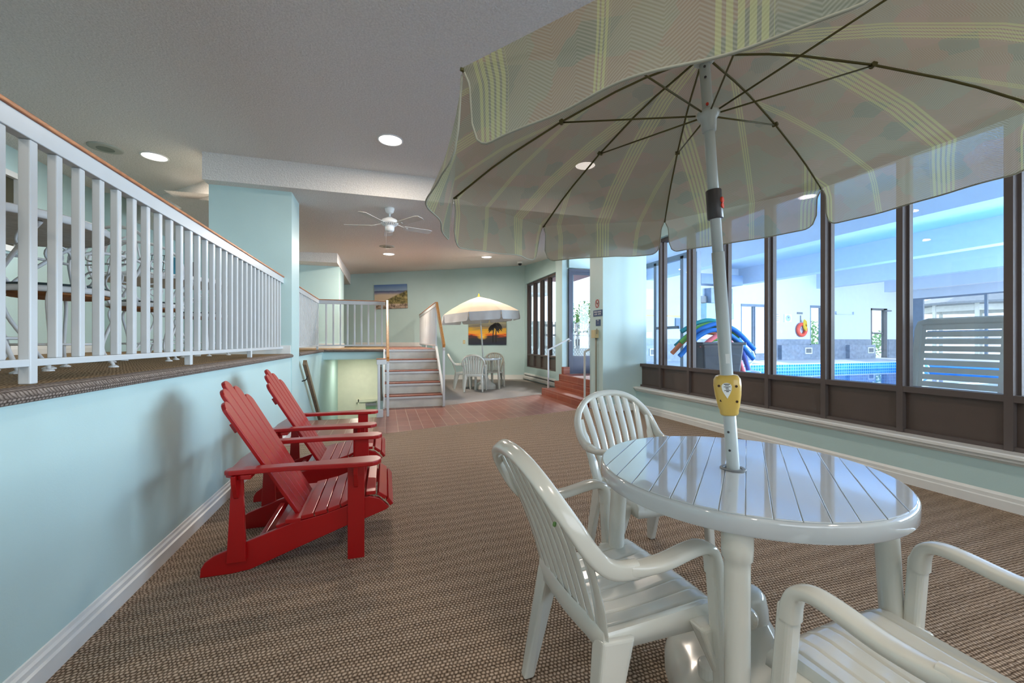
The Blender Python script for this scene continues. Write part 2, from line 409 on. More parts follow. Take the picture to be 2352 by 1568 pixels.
def textmesh(body, size, m, loc, rot, parent, name='lettering', align='CENTER', ext=0.0006):
    cu = bpy.data.curves.new(name, 'FONT'); cu.body = body; cu.size = size; cu.align_x = align; cu.align_y = 'CENTER'
    cu.extrude = ext; cu.space_line = 1.0
    t = bpy.data.objects.new('tmp', cu); COL.objects.link(t)
    bpy.context.view_layer.update()
    me = bpy.data.meshes.new_from_object(t.evaluated_get(bpy.context.evaluated_depsgraph_get()))
    bpy.data.objects.remove(t); me.name = name
    me.materials.clear(); me.materials.append(m)
    o = bpy.data.objects.new(name, me); COL.objects.link(o); o.location = loc; o.rotation_euler = rot
    if parent is not None: o.parent = parent
    return o
def bez(pts, n=8):
    """Catmull-Rom through pts"""
    P = [Vector(p) for p in pts]; P = [P[0] * 2 - P[1]] + P + [P[-1] * 2 - P[-2]]; out = []
    for i in range(1, len(P) - 2):
        for k in range(n):
            t = k / n; a, b, c, d = P[i - 1], P[i], P[i + 1], P[i + 2]
            out.append(0.5 * ((2 * b) + (c - a) * t + (2 * a - 5 * b + 4 * c - d) * t * t + (3 * b - a - 3 * c + d) * t ** 3))
    out.append(P[-2]); return out

H_MAIN = 3.17
DECK = 0.955
# ================================================================== SETTING: floors
struct('floor', MB().prism([(-1.07, -3.2), (3.87, -3.2), (3.87, 6.36), (-1.07, 4.84)], -0.12, 0.0), M['carpet'])
struct('floor_tiled', MB().prism([(-1.07, 4.84), (3.87, 6.36), (3.9, 8.46), (0.98, 7.14), (0.965, 7.32), (-0.034, 7.32), (-0.034, 6.33), (-1.07, 6.33)], -0.12, 0.0), M['tile'])
struct('floor_alcove', MB().prism([(0.98, 7.14), (3.93, 8.46), (3.93, 11.42), (0.98, 12.33)], -0.12, 0.0), M['carpet2'])
# raised deck (carpet) and its thick rounded carpet edge
struct('floor_deck', MB().box(-3.81, -1.09, -3.2, 8.2, DECK - 0.06, DECK).box(-3.81, -1.09, 8.2, 13.7, DECK - 0.06, DECK), M['deckcarpet'])
def farY(x): return 12.892 - (x + 0.946) * 0.3063
struct('floor_landing', MB().prism([(-1.09, 8.25), (-0.02, 8.25), (-0.02, farY(-0.02)), (-1.09, farY(-1.09))], DECK - 0.16, DECK), M['deckcarpet'])
struct('floor_stairhead', MB().prism([(-0.02, 8.16), (0.97, 8.16), (0.97, farY(0.97)), (-0.02, farY(-0.02))], DECK - 0.16, DECK), M['tile'])
def nose(y0, y1, nm):
    prof = [(-1.12, DECK + 0.001), (-1.075, DECK + 0.001), (-1.052, DECK - 0.006), (-1.04, DECK - 0.022), (-1.045, DECK - 0.04), (-1.068, DECK - 0.046), (-1.12, DECK - 0.046)]
    o = struct(nm, MB().prism(prof, y0, y1, 'xz'), M['nose'], smooth=False)
    smooth_by_angle(o, 60)
nose(-3.2, 5.45, 'trim_1'); nose(5.89, 8.2, 'trim_2')
struct('trim_3', MB().prism([(8.06, DECK + .001), (8.03, DECK - 0.02), (8.06, DECK - 0.046), (8.2, DECK - 0.046), (8.2, DECK + .001)], -1.09, -0.03, 'yz'), M['nose'])

# ================================================================== walls
struct('wall_left', MB().box(-1.17, -1.07, -3.2, 8.14, 0.0, DECK - 0.045).box(-1.17, -1.07, 6.33, 10.6, -2.4, 0.0).box(-1.17, -1.07, 8.14, 10.6, 0.0, 0.77), M['wall'])
struct('wall_deck', MB().box(-3.91, -3.81, -3.2, 4.3, DECK - .06, H_MAIN).box(-3.91, -3.81, 5.88, 7.17, DECK - .06, H_MAIN)
       .box(-3.91, -3.81, 4.3, 5.88, DECK - .06, 2.05).box(-3.91, -3.81, 4.3, 5.88, 2.9, H_MAIN)
       .box(-3.91, -3.6, 7.17, 10.0, DECK - .06, H_MAIN), M['wall'])
struct('wall_corridor', MB().box(-3.6, -2.6, 9.0, 9.1, DECK - .06, 3.0), M['wall'])
struct('wall_divider', MB().box(-2.7, -2.6, 9.1, 13.5, DECK - .06, 3.1), M['wall'])
struct('baseboard_deck', MB().prism([(-3.81, DECK), (-3.795, DECK), (-3.795, DECK + .06), (-3.80, DECK + .09), (-3.81, DECK + .1)], -3.2, 7.17, 'xz'), M['white'])
struct('baseboard_left', MB().prism([(-1.07, 0), (-1.048, 0), (-1.048, .058), (-1.056, .064), (-1.056, .082), (-1.063, .09), (-1.065, .102), (-1.07, .104)], -3.2, 5.4, 'xz'), M['white'])
struct('wall_column', MB().box(-1.9, -1.06, 5.45, 5.89, 0.0, 2.87), M['wall'])
struct('baseboard_column', MB().box(-1.9, -1.07, 5.43, 5.45, DECK, DECK + 0.1), M['white'])
struct('wall_column_far', MB().box(-2.6, -0.98, 9.9, 11.0, DECK - .06, 2.76), M['wall'])
struct('baseboard_column_far', MB().box(-2.6, -0.97, 9.88, 9.9, DECK, DECK + 0.1).box(-0.98, -0.965, 9.9, 11.0, DECK, DECK + .1), M['white'])
d = Vector((4.754, -1.456, 0)).normalized(); nrm = Vector((d.y, -d.x, 0))
def farpt(x, off=0.0): p = Vector((x, farY(x), 0)) + nrm * off; return p
def farwall(nm, x0, x1, z0, z1a, z1b, m, o0=0.0, o1=-0.1):
    a, b, c, e = farpt(x0, o0), farpt(x1, o0), farpt(x1, o1), farpt(x0, o1)
    A = [(a.x, a.y, z0), (b.x, b.y, z0), (c.x, c.y, z0), (e.x, e.y, z0)]
    B = [(a.x, a.y, z1a), (b.x, b.y, z1b), (c.x, c.y, z1b), (e.x, e.y, z1a)]
    return struct(nm, MB().loft(A, B), m)
farwall('wall_far', -2.7, 3.95, 0.0, 3.05, 3.5, M['wall'])
farwall('baseboard_far', 0.98, 3.87, 0.0, 0.13, 0.13, M['white'], 0.018, 0.0)
farwall('baseboard_landing', -0.9, 0.97, DECK, DECK + .12, DECK + .12, M['white'], 0.018, 0.0)
# fascia and side of the raised landing, stairwell shell
struct('wall_fascia', MB().box(-1.07, -0.03, 8.14, 8.24, 0.77, DECK - 0.045), M['wall'])
struct('wall_landing_side', MB().box(0.90, 0.97, 8.2, 12.3, 0.0, DECK - 0.16).box(-0.09, -0.036, 7.15, 10.5, -2.4, DECK - .16).box(-0.09, -0.036, 6.33, 7.15, -2.4, -0.12), M['wall'])
struct('wall_stairwell', MB().box(-1.17, 0.05, 10.5, 10.6, -2.4, 0.77).box(-1.17, 0.05, 8.24, 10.6, 0.77, 0.80), M['stairwall'])
struct('floor_stairwell', MB().box(-1.17, 0.05, 9.1, 10.6, -2.4, -2.28), M['tile'])
mb = MB()
for i in range(1, 12): mb.box(-1.065, -0.095, 6.33 + .25 * (i - 1), 6.33 + .25 * i + .03, -.19 * i - .12, -.19 * i)
tag(mk('basement_stairs', mb, M['tile']), 'tiled flight of stairs going down under the carpeted landing', 'stairs')
# window wall (pool side): low wall, sill, soffit above
XR = 3.87
struct('wall_right', MB().box(XR, 4.05, -3.2, 5.78, 0.0, 0.36).box(XR, 4.05, -3.2, 5.78, 2.63, 3.3).box(XR, 4.05, -3.2, -0.8, .36, 2.63), M['wall'])
struct('baseboard_right', MB().prism([(XR, 0), (XR - .02, 0), (XR - .02, .06), (XR - .012, .066), (XR - .012, .09), (XR - .005, .10), (XR, .108)], -3.2, 5.765, 'xz'), M['white'])
struct('trim_4', MB().prism([(3.95, .378), (3.815, .378), (3.805, .370), (3.805, .352), (3.83, .345), (3.83, .325), (3.855, .315), (3.87, .30), (3.87, .36), (3.95, .36)], -3.2, 5.78, 'xz'), M['white'])
# diagonal return and sign pillar, opening with landing, pier, far window wall
struct('wall_pillar', MB().box(3.26, 4.05, 5.78, 6.21, 0, 3.0), M['wall'])
struct('baseboard_pillar', MB().box(3.245, 3.87, 5.765, 5.78, 0, .105).box(3.245, 3.26, 5.78, 6.2, 0, .105), M['white'])
struct('wall_pier', MB().box(3.62, 3.76, 8.15, 8.5, 0, 3.4), M['wall'])
struct('wall_alcove', MB().box(3.76, 4.05, 8.5, 8.75, 0, 3.4).box(3.88, 4.05, 8.75, 11.5, 0.0, 0.37).box(3.88, 4.05, 8.75, 11.5, 2.76, 3.45)
       .box(3.88, 4.05, 11.33, 11.5, .37, 2.76), M['wall'])
struct('wall_door_header', MB().box(3.76, 5.3, 8.1, 8.2, 2.68, 3.4).box(3.9, 4.05, 6.21, 8.1, 2.9, 3.3).box(4.72, 5.3, 8.1, 8.2, .41, 2.68), M['wall'])
struct('wall_back', MB().box(-3.91, -0.6, -3.3, -3.2, 0, 3.2).box(3.75, 4.05, -3.3, -3.2, 0, 3.2).box(-.6, 3.75, -3.3, -3.2, 0, .75).box(-.6, 3.75, -3.3, -3.2, 2.75, 3.2), M['wall'])
struct('window_20', MB().box(-.6, 3.75, -3.28, -3.22, .75, .81).box(-.6, 3.75, -3.28, -3.22, 2.69, 2.75).box(-.6, -.54, -3.28, -3.22, .75, 2.75).box(1.5, 1.56, -3.28, -3.22, .75, 2.75).box(3.69, 3.75, -3.28, -3.22, .75, 2.75), M['frame'])

# ================================================================== ceilings
struct('ceiling', MB().box(-3.91, 4.05, -3.3, 5.3, H_MAIN, H_MAIN + .1).box(-3.91, -1.91, 5.3, 9.1, H_MAIN, H_MAIN + .1), M['ceil'])
struct('ceiling_beam', MB().box(-1.91, 4.05, 5.3, 6.1, 2.87, 3.3), M['ceil'])
struct('ceiling_bulkhead', MB().prism([(-1.905, 5.95), (-3.6, 7.6), (-3.6, 9.1), (-1.905, 9.1)], 2.9, H_MAIN), M['ceil'])
mb = MB(); nx, ny = 14, 12; vs = []
for j in range(ny + 1):
    for i in range(nx + 1):
        x = -2.6 + (4.1 + 2.6) * i / nx; yf = farY(x) + .05; y = 6.1 + (yf - 6.1) * j / ny
        zf = 3.06 + (x + .946) * 0.0526
        vs.append((x, y, 2.875 + (zf - 2.875) * j / ny))
fs = [(j * (nx + 1) + i, (j + 1) * (nx + 1) + i, (j + 1) * (nx + 1) + i + 1, j * (nx + 1) + i + 1) for j in range(ny) for i in range(nx)]
n0 = len(vs); vs2 = vs + [(a, b, c + .08) for a, b, c in vs]
mb.add(vs2, fs + [tuple(k + n0 for k in f[::-1]) for f in fs])
struct('ceiling_far', mb, M['ceil'], fix=False)
struct('ceiling_dropped', MB().box(-2.6, -0.97, 9.43, 13.4, 2.76, 3.12), M['ceil'])
# close the sky gaps above
struct('roof', MB().box(-4.0, 4.1, -3.4, 8.6, 3.6, 3.7).box(-4.0, 4.0, 8.6, 13.8, 3.7, 3.8), M['roofgrey'])

# ================================================================== pool glazing: one window per bay
ys = [5.885 - .605 * k for k in range(12)]
pid = 1
def bay(n, y0, y1, zt, z0=.378, zg=.72, X=3.95, dep=.10):
    f = MB()
    f.box(X - .02, X + dep, y1 - .022, y1 + .022, z0, zt)
    f.box(X - .012, X + dep - .01, y0 + .022, y1 - .022, z0, z0 + .03).box(X - .018, X + dep, y0 + .022, y1 - .022, zg - .02, zg + .025)
    f.box(X - .012, X + dep, y0 + .022, y1 - .022, zt - .05, zt)
    f.box(X + .03, X + .07, y0 + .022, y0 + .04, zg + .025, zt - .05).box(X + .03, X + .07, y1 - .04, y1 - .022, zg + .025, zt - .05)
    w = struct('window_%d' % n, f, M['frame'])
    mk('glass_pane', MB().box(X + .045, X + .053, y0 + .03, y1 - .03, zg + .02, zt - .045), M['glass'], w)
    mk('lower_panel', MB().box(X + .02, X + .05, y0 + .024, y1 - .024, z0 + .03, zg - .02), M['panel'], w)
    return w
for k in range(11):
    bay(k + 1, ys[k + 1], ys[k], 2.63)
struct('trim_5', MB().box(3.93, 4.05, ys[-1] - .1, ys[-1] + .022, .378, 2.63), M['frame'])
ya = [11.33, 10.80, 10.27, 9.74, 9.21, 8.78]
for k in range(5):
    bay(12 + k, ya[k + 1], ya[k], 2.76)

# ================================================================== tiled entry steps, railings, glazed door
def rpoly(x0, x1, y0, y1): return [(x0, y0), (x1, y0), (x1, y1), (x0, y1)]
st = thing('entry_steps', 'terracotta tiled steps climbing to the glazed pool entrance', 'steps', (3.4, 7.2, 0))
for x0, z0, z1, y1, y0 in ((3.10, 0, .138, 8.02, 6.22), (3.42, .138, .275, 8.10, 6.22), (3.52, .275, .41, 8.1, 6.22)):
    mk('step', MB().box(x0, 3.95, y0, y1, z0, z1), M['steptile'], st, off=(3.4, 7.2, 0), bevel=.006)
mk('tile_curb', MB().box(3.60, 3.75, 8.04, 8.145, .41, .56), M['steptile'], st, off=(3.4, 7.2, 0), bevel=.005)
struct('floor_entry', MB().box(3.95, 5.3, 6.21, 8.1, .33, .41), M['tile'])
def siderail(loc, label):
    t = thing('stair_railing', label, 'railing', loc, 0, 'white pipe railings beside the tiled steps')
    mk('post', MB().box(-.014, .014, -.014, .014, 0, .80), M['railwhite'], t, bevel=.003)
    mk('handrail', MB().beam((0, 0, .79), (.10, 0, .835), .03, .03).beam((.095, 0, .833), (.47, 0, 1.02), .03, .03), M['railwhite'], t, bevel=.003)
    mk('bracket', MB().lathe([(.03, 0), (.03, .012), (.012, .02), (.012, .05)], (.47, .0, .98), 16, (1, 0, 0)), M['railwhite'], t)
    return t
siderail((3.21, 7.93, .138), 'white pipe railing on the left end of the tiled steps')
siderail((3.19, 6.262, .138), 'white pipe railing on the right end of the tiled steps, nearer the sign pillar')
dr = MB()
dr.box(3.76, 3.82, 8.11, 8.17, .41, 2.66).box(4.66, 4.72, 8.11, 8.17, .41, 2.66).box(3.82, 4.66, 8.11, 8.17, 2.60, 2.66)
dr.box(3.82, 4.66, 8.12, 8.16, .41, .45).box(3.82, 3.86, 8.12, 8.16, .45, 2.60).box(4.62, 4.66, 8.12, 8.16, .45, 2.60).box(3.86, 4.62, 8.12, 8.16, .74, .79).box(3.86, 4.62, 8.12, 8.16, 2.54, 2.6)
do = struct('door_1', dr, mat('door_dark_blue_grey', (70, 74, 92), .4))
mk('glass_pane', MB().box(3.86, 4.62, 8.137, 8.143, .79, 2.54), M['glass'], do)
mk('kick_panel', MB().box(3.86, 4.62, 8.13, 8.15, .45, .74), mat('kick_panel_blue', (62, 66, 88), .4), do)
mk('door_handle', MB().sweep(bez([(3.9, 8.12, 1.3), (3.9, 8.06, 1.32), (3.9, 8.06, 1.48), (3.9, 8.12, 1.5)], 6), .012, seg=8), M['chrome'], do, smooth=True)

# signs, switch box and conduit on the pillar (west face x=3.585)
def wallsign(y, z, w, h, label, name, m):
    t = thing(name, label, 'sign', (3.26, y, z))
    mk('sign_plate', MB().box(-.006, 0, -w / 2, w / 2, -h / 2, h / 2), m, t)
    return t
RS = (PI / 2, 0, -PI / 2)
s1 = wallsign(5.937, 1.554, .29, .10, 'navy blue pool hours sign with white capitals on the pillar', 'pool_hours_sign', M['navy'])
textmesh('POOL HOURS\n6 AM - 10 PM', .037, M['signwhite'], (-.007, 0, 0), RS, s1)
s2 = wallsign(5.925, 1.40, .145, .10, 'small navy notice with fine white print below the pool hours sign', 'pool_notice', M['navy'])
textmesh('POOL', .022, M['signwhite'], (-.007, 0, .036), RS, s2)
textmesh('..................\n..................\n..................', .014, M['signwhite'], (-.007, 0, 0), RS, s2)
s3 = thing('no_smoking_sign', 'round red and white no smoking sign above the pool hours sign', 'sign', (3.26, 5.952, 1.708))
mk('sign_plate', MB().box(-.004, 0, -.065, .065, -.07, .07), mat('sign_backing', (190, 196, 196), .5), s3)
mk('prohibition_ring', MB().sweep([(-.006, .056 * math.cos(a * PI / 16), .060 * math.sin(a * PI / 16)) for a in range(32)], .0085, .003, 6, up=(1, 0, 0), closed=True).beam((-.006, .04, .042), (-.006, -.04, -.042), .012, .003, up=(1, 0, 0)), M['signred'], s3)
mk('cigarette_symbol', MB().box(-.0065, -.005, -.038, .03, -.006, .006).box(-.0065, -.005, -.038, -.028, .01, .03), M['black'], s3)
bx = thing('switch_box', 'beige switch box on the pillar feeding a grey conduit', 'switch', (3.26, 5.975, 1.22))
mk('box', MB().box(-.07, 0, -.06, .06, -.065, .065), M['beige'], bx, bevel=.004)
mk('lever', MB().box(-.045, -.03, -.075, -.06, .0, .085), M['conduit'], bx)
tag(mk('conduit_pipe', MB().sweep(bez([(3.235, 5.955, 1.16), (3.235, 5.955, .3), (3.235, 5.955, .14), (3.225, 5.90, .06), (3.235, 5.82, .02)], 6), .013, seg=10), M['conduit'], smooth=True), 'grey conduit running down the pillar from the switch box', 'conduit')
ht = thing('baseboard_heater', 'long white baseboard heater under the alcove windows', 'heater', (3.88, 9.9, 0))
mk('housing', MB().prism([(0, .03), (-.055, .03), (-.07, .05), (-.07, .10), (-.03, .125), (-.03, .15), (-.055, .165), (-.03, .2), (0, .2)], -1.45, 1.45, 'xz'), M['white'], ht)
mk('slot', MB().box(-.034, -.028, -1.4, 1.4, .127, .15), M['black'], ht)
dc = thing('dome_camera', 'small white dome security camera on the ceiling corner', 'camera', (3.33, 10.17, 3.185))
mk('mount', MB().lathe([(.07, 0.01), (.07, -.05), (.06, -.07)], seg=24), M['signwhite'], dc, smooth=True)
mk('dome', MB().lathe([(.05, -.07), (.047, -.09), (.035, -.11), (.015, -.12), (.001, -.122)], seg=24), M['black'], dc, smooth=True)

# ================================================================== deck guard rails
def railing(nm, label, p0, p1, ztop, first, step, posts, zb=1.015, zf=DECK, cap=None, skip=()):
    """p0,p1 2-D ends; balusters every step from first along the run"""
    a = Vector((p0[0], p0[1], 0)); b = Vector((p1[0], p1[1], 0)); d = (b - a); Ln = d.length; d.normalize()
    t = thing(nm, label, 'railing', (a.x, a.y, zf))
    O = (a.x, a.y, zf)
    mk('top_rail', MB().beam((a.x, a.y, ztop - .049), (b.x, b.y, ztop - .049), .04, .067), M['railwhite'], t, off=O, bevel=.003)
    mk('rail_cap', MB().beam((a.x, a.y, ztop - .0075), (b.x, b.y, ztop - .0075), .055, .015), M['cap'], t, off=O, bevel=.003, label='brown wooden cap strip')
    mk('bottom_rail', MB().beam((a.x, a.y, zb + .0125), (b.x, b.y, zb + .0125), .03, .025), M['railwhite'], t, off=O, bevel=.002)
    n = 0; s = first
    while s < Ln - .02:
        p = a + d * s
        if n in posts:
            mk('post', MB().beam((p.x, p.y, zf), (p.x, p.y, ztop - .083), .034, .034, up=(d.x, d.y, 0)), M['railwhite'], t, off=O, bevel=.004)
        else:
            mk('baluster', MB().beam((p.x, p.y, zb + .025), (p.x, p.y, ztop - .083), .030, .030, up=(d.x, d.y, 0)), M['railwhite'], t, off=O, bevel=.004)
        n += 1; s += step
    return t
railing('guard_railing', 'long white baluster railing along the near edge of the raised carpeted deck', (-1.165, .02), (-1.165, 5.45), 1.867, .004, .1205, (5, 15, 25, 35))
railing('guard_railing', 'short white railing between the blue column and the landing corner', (-1.165, 5.89), (-1.165, 8.2), 1.867, .06, .1205, (3, 18))
railing('guard_railing', 'white railing crossing the landing above the stairwell opening', (-1.15, 8.2), (0.0, 8.2), 1.867, .12, .121, ())
railing('guard_railing', 'white railing on the right of the landing above the short stairs', (0.95, 8.12), (0.95, 12.1), 1.867, .06, .11, (4, 18, 32))

# ================================================================== short stairs up
t = thing('short_stairs', 'short flight of stairs with white risers and red brown treads', 'stairs', (.47, 7.11, 0))
O = (.47, 7.11, 0); g = .25; r = DECK / 5
tread = woodmat('red_tread', (124, 66, 50), (148, 84, 64), .45, (3, 14, 14))
riser = mat('scuffed_white_riser', (206, 206, 198), .5, noise=.10, nscale=5)
for i in range(5):
    y = 7.11 + g * i
    mk('riser', MB().box(-.01, .93, y + .02, y + .038, r * i, r * (i + 1) - .03), riser, t, off=O)
    mk('nosing', MB().box(-.01, .93, y - .012, y + .02, r * (i + 1) - .045, r * (i + 1) - .008), M['railwhite'], t, off=O, bevel=.004)
    if i < 4:
        mk('tread', MB().box(-.01, .93, y - .012, y + g + .02, r * (i + 1) - .008, r * (i + 1) + .012), tread, t, off=O, bevel=.004)
prof = [(7.06, 0), (7.06, .22), (8.12, DECK + .06), (8.2, DECK + .06), (8.2, 0)]
mk('stringer', MB().prism(prof, .93, .968, 'yz'), M['white'], t, off=O)
mk('stringer', MB().prism([(7.06, 0), (7.06, .2), (8.12, DECK), (8.2, DECK), (8.2, 0)], -.032, -.012, 'yz'), M['white'], t, off=O)
def sloped(nm, label, x, y0, z0, y1, z1, posts):
    t = thing(nm, label, 'handrail', (x, y0, 0)); O = (x, y0, 0)
    mk('handrail', MB().beam((x, y0, z0), (x, y1, z1), .042, .085), M['oak'], t, off=O, bevel=.006)
    for (yy, za, zb) in posts: mk('post', MB().box(x - .018, x + .018, yy - .018, yy + .018, za, zb), M['railwhite'], t, off=O, bevel=.004)
    mk('under_rail', MB().beam((x, y0, z0 - .06), (x, y1, z1 - .06), .03, .04), M['railwhite'], t, off=O)
    return t
sloped('stair_handrail', 'oak handrail on white posts up the right side of the short stairs', .95, 7.03, 1.02, 8.06, 1.83, ((7.06, 0, 1.0),))
sloped('stair_handrail', 'long oak handrail on white posts up the left side of the short stairs', .035, 6.32, .84, 8.14, 1.84, ((6.34, 0, .80), (8.12, DECK - .1, 1.76)))
gd = thing('stairwell_guard', 'small white guard with brown cap at the top of the downward stairs', 'railing', (-.09, 6.31, 0))
mk('post', MB().box(-.018, .018, -.018, .018, 0, .80), M['railwhite'], gd, bevel=.004)
mk('post_base', MB().box(-.03, .06, -.03, .03, 0, .11), M['railwhite'], gd, bevel=.004)
mk('top_rail', MB().box(-.03, .105, -.02, .02, .765, .84), M['railwhite'], gd, bevel=.003)
mk('cap', MB().box(-.035, .105, -.028, .028, .84, .855), M['cap'], gd, bevel=.003)
hd = thing('stairwell_handrail', 'grey handrail descending beside the white guard post', 'handrail', (-.06, 6.35, 0))
mk('handrail', MB().beam((0, 0, .76), (.0, 1.9, -.65), .03, .07), M['conduit'], hd, bevel=.005)
mk('bracket', MB().sweep([(.0, 1.0, .0), (.04, 1.0, -.03)], .008, seg=8), M['black'], hd)
wh = thing('wall_handrail', 'dark wooden handrail on the blue wall going down the stairwell', 'handrail', (-1.0, 6.2, 0))
mk('handrail', MB().beam((0, -.28, .83), (0, 1.45, -.45), .045, .075), M['darkoak'], wh, bevel=.006)
for k in (.12, .75): mk('bracket', MB().sweep(bez([(0, -.28 + 1.73 * k, .80 - 1.28 * k), (-.02, -.28 + 1.73 * k, .74 - 1.28 * k), (-.07, -.28 + 1.73 * k, .72 - 1.28 * k)], 4), .007, seg=8), M['black'], wh)
ou = thing('wall_outlet', 'white wall outlet low on the blue wall beside the stairwell', 'outlet', (-1.07, 5.95, .1))
mk('plate', MB().box(0, .008, -.06, .06, -.045, .045), M['signwhite'], ou, bevel=.003)
mk('socket', MB().box(.008, .012, -.03, -.005, -.02, .02).box(.008, .012, .01, .035, -.02, .02), M['grey'], ou)
ds = struct('door_2', MB().box(-.62, -.60, 10.44, 10.5, -2.28, -.28).box(-.66, .0, 10.44, 10.5, -.34, -.28).box(-.60, 0.0, 10.47, 10.5, -2.28, -.34), M['stairwall'])
mk('door_closer', MB().box(-.45, -.2, 10.40, 10.47, -.42, -.37).sweep([(-.4, 10.4, -.36), (-.3, 10.3, -.34), (-.2, 10.44, -.33)], .01, seg=6), M['chrome'], ds)
mk('exit_label', MB().box(-.44, -.22, 10.465, 10.47, -.58, -.46), mat('pale_green_label', (170, 200, 160), .5), ds)

# ================================================================== recessed lights, speakers, fan
def downlight(x, y, z, label, watts=None):
    t = thing('recessed_light', label, 'ceiling light', (x, y, z), 0, 'recessed ceiling lights')
    pr = [(.128, .004), (.128, -.006), (.118, -.010), (.112, -.004), (.112, .004)]
    m_ = MB(); seg = 40; vs = []; fs = []
    for r_, z_ in pr:
        for k in range(seg): vs.append((r_ * math.cos(2 * PI * k / seg), r_ * math.sin(2 * PI * k / seg), z_))
    for i in range(len(pr)):
        j = (i + 1) % len(pr)
        for k in range(seg): fs.append((i * seg + k, i * seg + (k + 1) % seg, j * seg + (k + 1) % seg, j * seg + k))
    m_.add(vs, fs); mk('trim_ring', m_, M['signwhite'], t, smooth=True)
    mk('diffuser', MB().lathe([(.111, .004), (.111, -.004), (.001, -.005)], seg=40), M['lamp'], t)
    d = bpy.data.lights.new('recessed_bulb', 'AREA'); d.shape = 'DISK'; d.size = .21; d.energy = watts or LAMP_W; d.color = (1.0, .86, .72)
    lo = bpy.data.objects.new('bulb', d); COL.objects.link(lo); lo.parent = t; lo.location = (0, 0, -.012)
    return t
LAMP_W = 24
downlight(-2.47, 5.60, H_MAIN, 'recessed ceiling light above the raised deck')
downlight(.05, 4.43, H_MAIN, 'recessed ceiling light nearest the beam, middle of the lounge ceiling')
downlight(2.25, 4.40, H_MAIN, 'recessed ceiling light showing through the near umbrella cloth')
downlight(.07, 9.33, 2.991, 'recessed ceiling light just beyond the ceiling fan', 105)
downlight(2.26, 9.40, 3.074, 'recessed ceiling light over the alcove, right of the fan', 66)
for x, w_ in ((-2.47, 'over the deck'), (.05, 'over the middle of the lounge'), (2.25, 'beside the pool windows')): downlight(x, -.6, H_MAIN, 'recessed ceiling light behind the viewpoint, ' + w_)
def speaker(x, y, z, label):
    t = thing('ceiling_speaker', label, 'ceiling speaker', (x, y, z), 0, 'round ceiling speakers')
    mk('rim', MB().lathe([(.145, .003), (.145, -.008), (.12, -.014), (.07, -.016)], seg=40), mat('speaker_rim', (168, 170, 160), .6), t, smooth=True)
    mk('grille', MB().lathe([(.075, -.012), (.075, -.018), (.001, -.018)], seg=32), mat('speaker_grille', (120, 128, 118), .7), t)
speaker(-2.86, 5.50, H_MAIN, 'round ceiling speaker left of the light over the raised deck')
speaker(.03, 8.45, 2.960, 'round ceiling speaker just beyond the fan, beside a recessed light')
# lamp fixture under the landing lights the stairwell
dl = bpy.data.lights.new('stairwell_lamp', 'AREA'); dl.shape = 'DISK'; dl.size = .25; dl.energy = 14; dl.color = (1, .94, .78)
ll = bpy.data.objects.new('stairwell_lamp', dl); COL.objects.link(ll); ll.location = (-.55, 9.6, .74)

fx, fy, fz = .055, 5.73, 2.87
t = thing('ceiling_fan', 'white ceiling fan with five blades hanging under the beam', 'fan', (fx, fy, fz))
mk('canopy', MB().lathe([(.062, 0), (.06, -.02), (.05, -.055), (.025, -.075)], seg=28), M['signwhite'], t, smooth=True)
mk('downrod', MB().lathe([(.012, -.07), (.012, -.13)], seg=12), M['signwhite'], t, smooth=True)
mk('motor_housing', MB().lathe([(.03, -.12), (.05, -.135), (.095, -.155), (.112, -.18), (.112, -.20), (.10, -.215)], seg=36), M['signwhite'], t, smooth=True)
mb = MB()
for k in range(24):
    a = 2 * PI * k / 24; mb.beam((.10 * math.cos(a), .10 * math.sin(a), -.215), (.072 * math.cos(a), .072 * math.sin(a), -.238), .012, .006)
mk('vent_ring', mb, M['signwhite'], t)
mk('switch_housing', MB().lathe([(.07, -.235), (.062, -.25), (.06, -.265), (.062, -.27), (.055, -.30), (.04, -.315), (.001, -.318)], seg=32), M['signwhite'], t, smooth=True)
for k in range(5):
    a = 2 * PI * k / 5 + .35; q = Matrix.Rotation(a, 3, 'Z')
    def Q(x, y, z): v = q @ Vector((x, y, z)); return (v.x, v.y, v.z)
    top = [Q(.19, -.045, -.222), Q(.24, -.055, -.22), Q(.55, -.065, -.214), Q(.595, -.045, -.216), Q(.60, .03, -.228), Q(.58, .06, -.234), Q(.24, .055, -.238), Q(.19, .045, -.236)]
    bl = mk('blade', MB().loft([(x, y, z - .006) for x, y, z in top], top), mat('fan_blade_white', (205, 205, 200), .5) if k == 0 else bl.data.materials[0], t, bevel=.002)
    mk('blade_arm', MB().beam(Q(.09, 0, -.205), Q(.25, 0, -.236), .028, .006), M['signwhite'], t)
ch = mk('pull_chain', MB().sweep([(-.045, -.02, -.29), (-.045, -.02, -.60)], .0015, seg=6), M['chrome'], t)
mk('chain_pull', MB().lathe([(.003, 0), (.006, -.01), (.008, -.03), (.004, -.036)], (-.045, -.02, -.60), 12), M['signwhite'], ch, smooth=True)

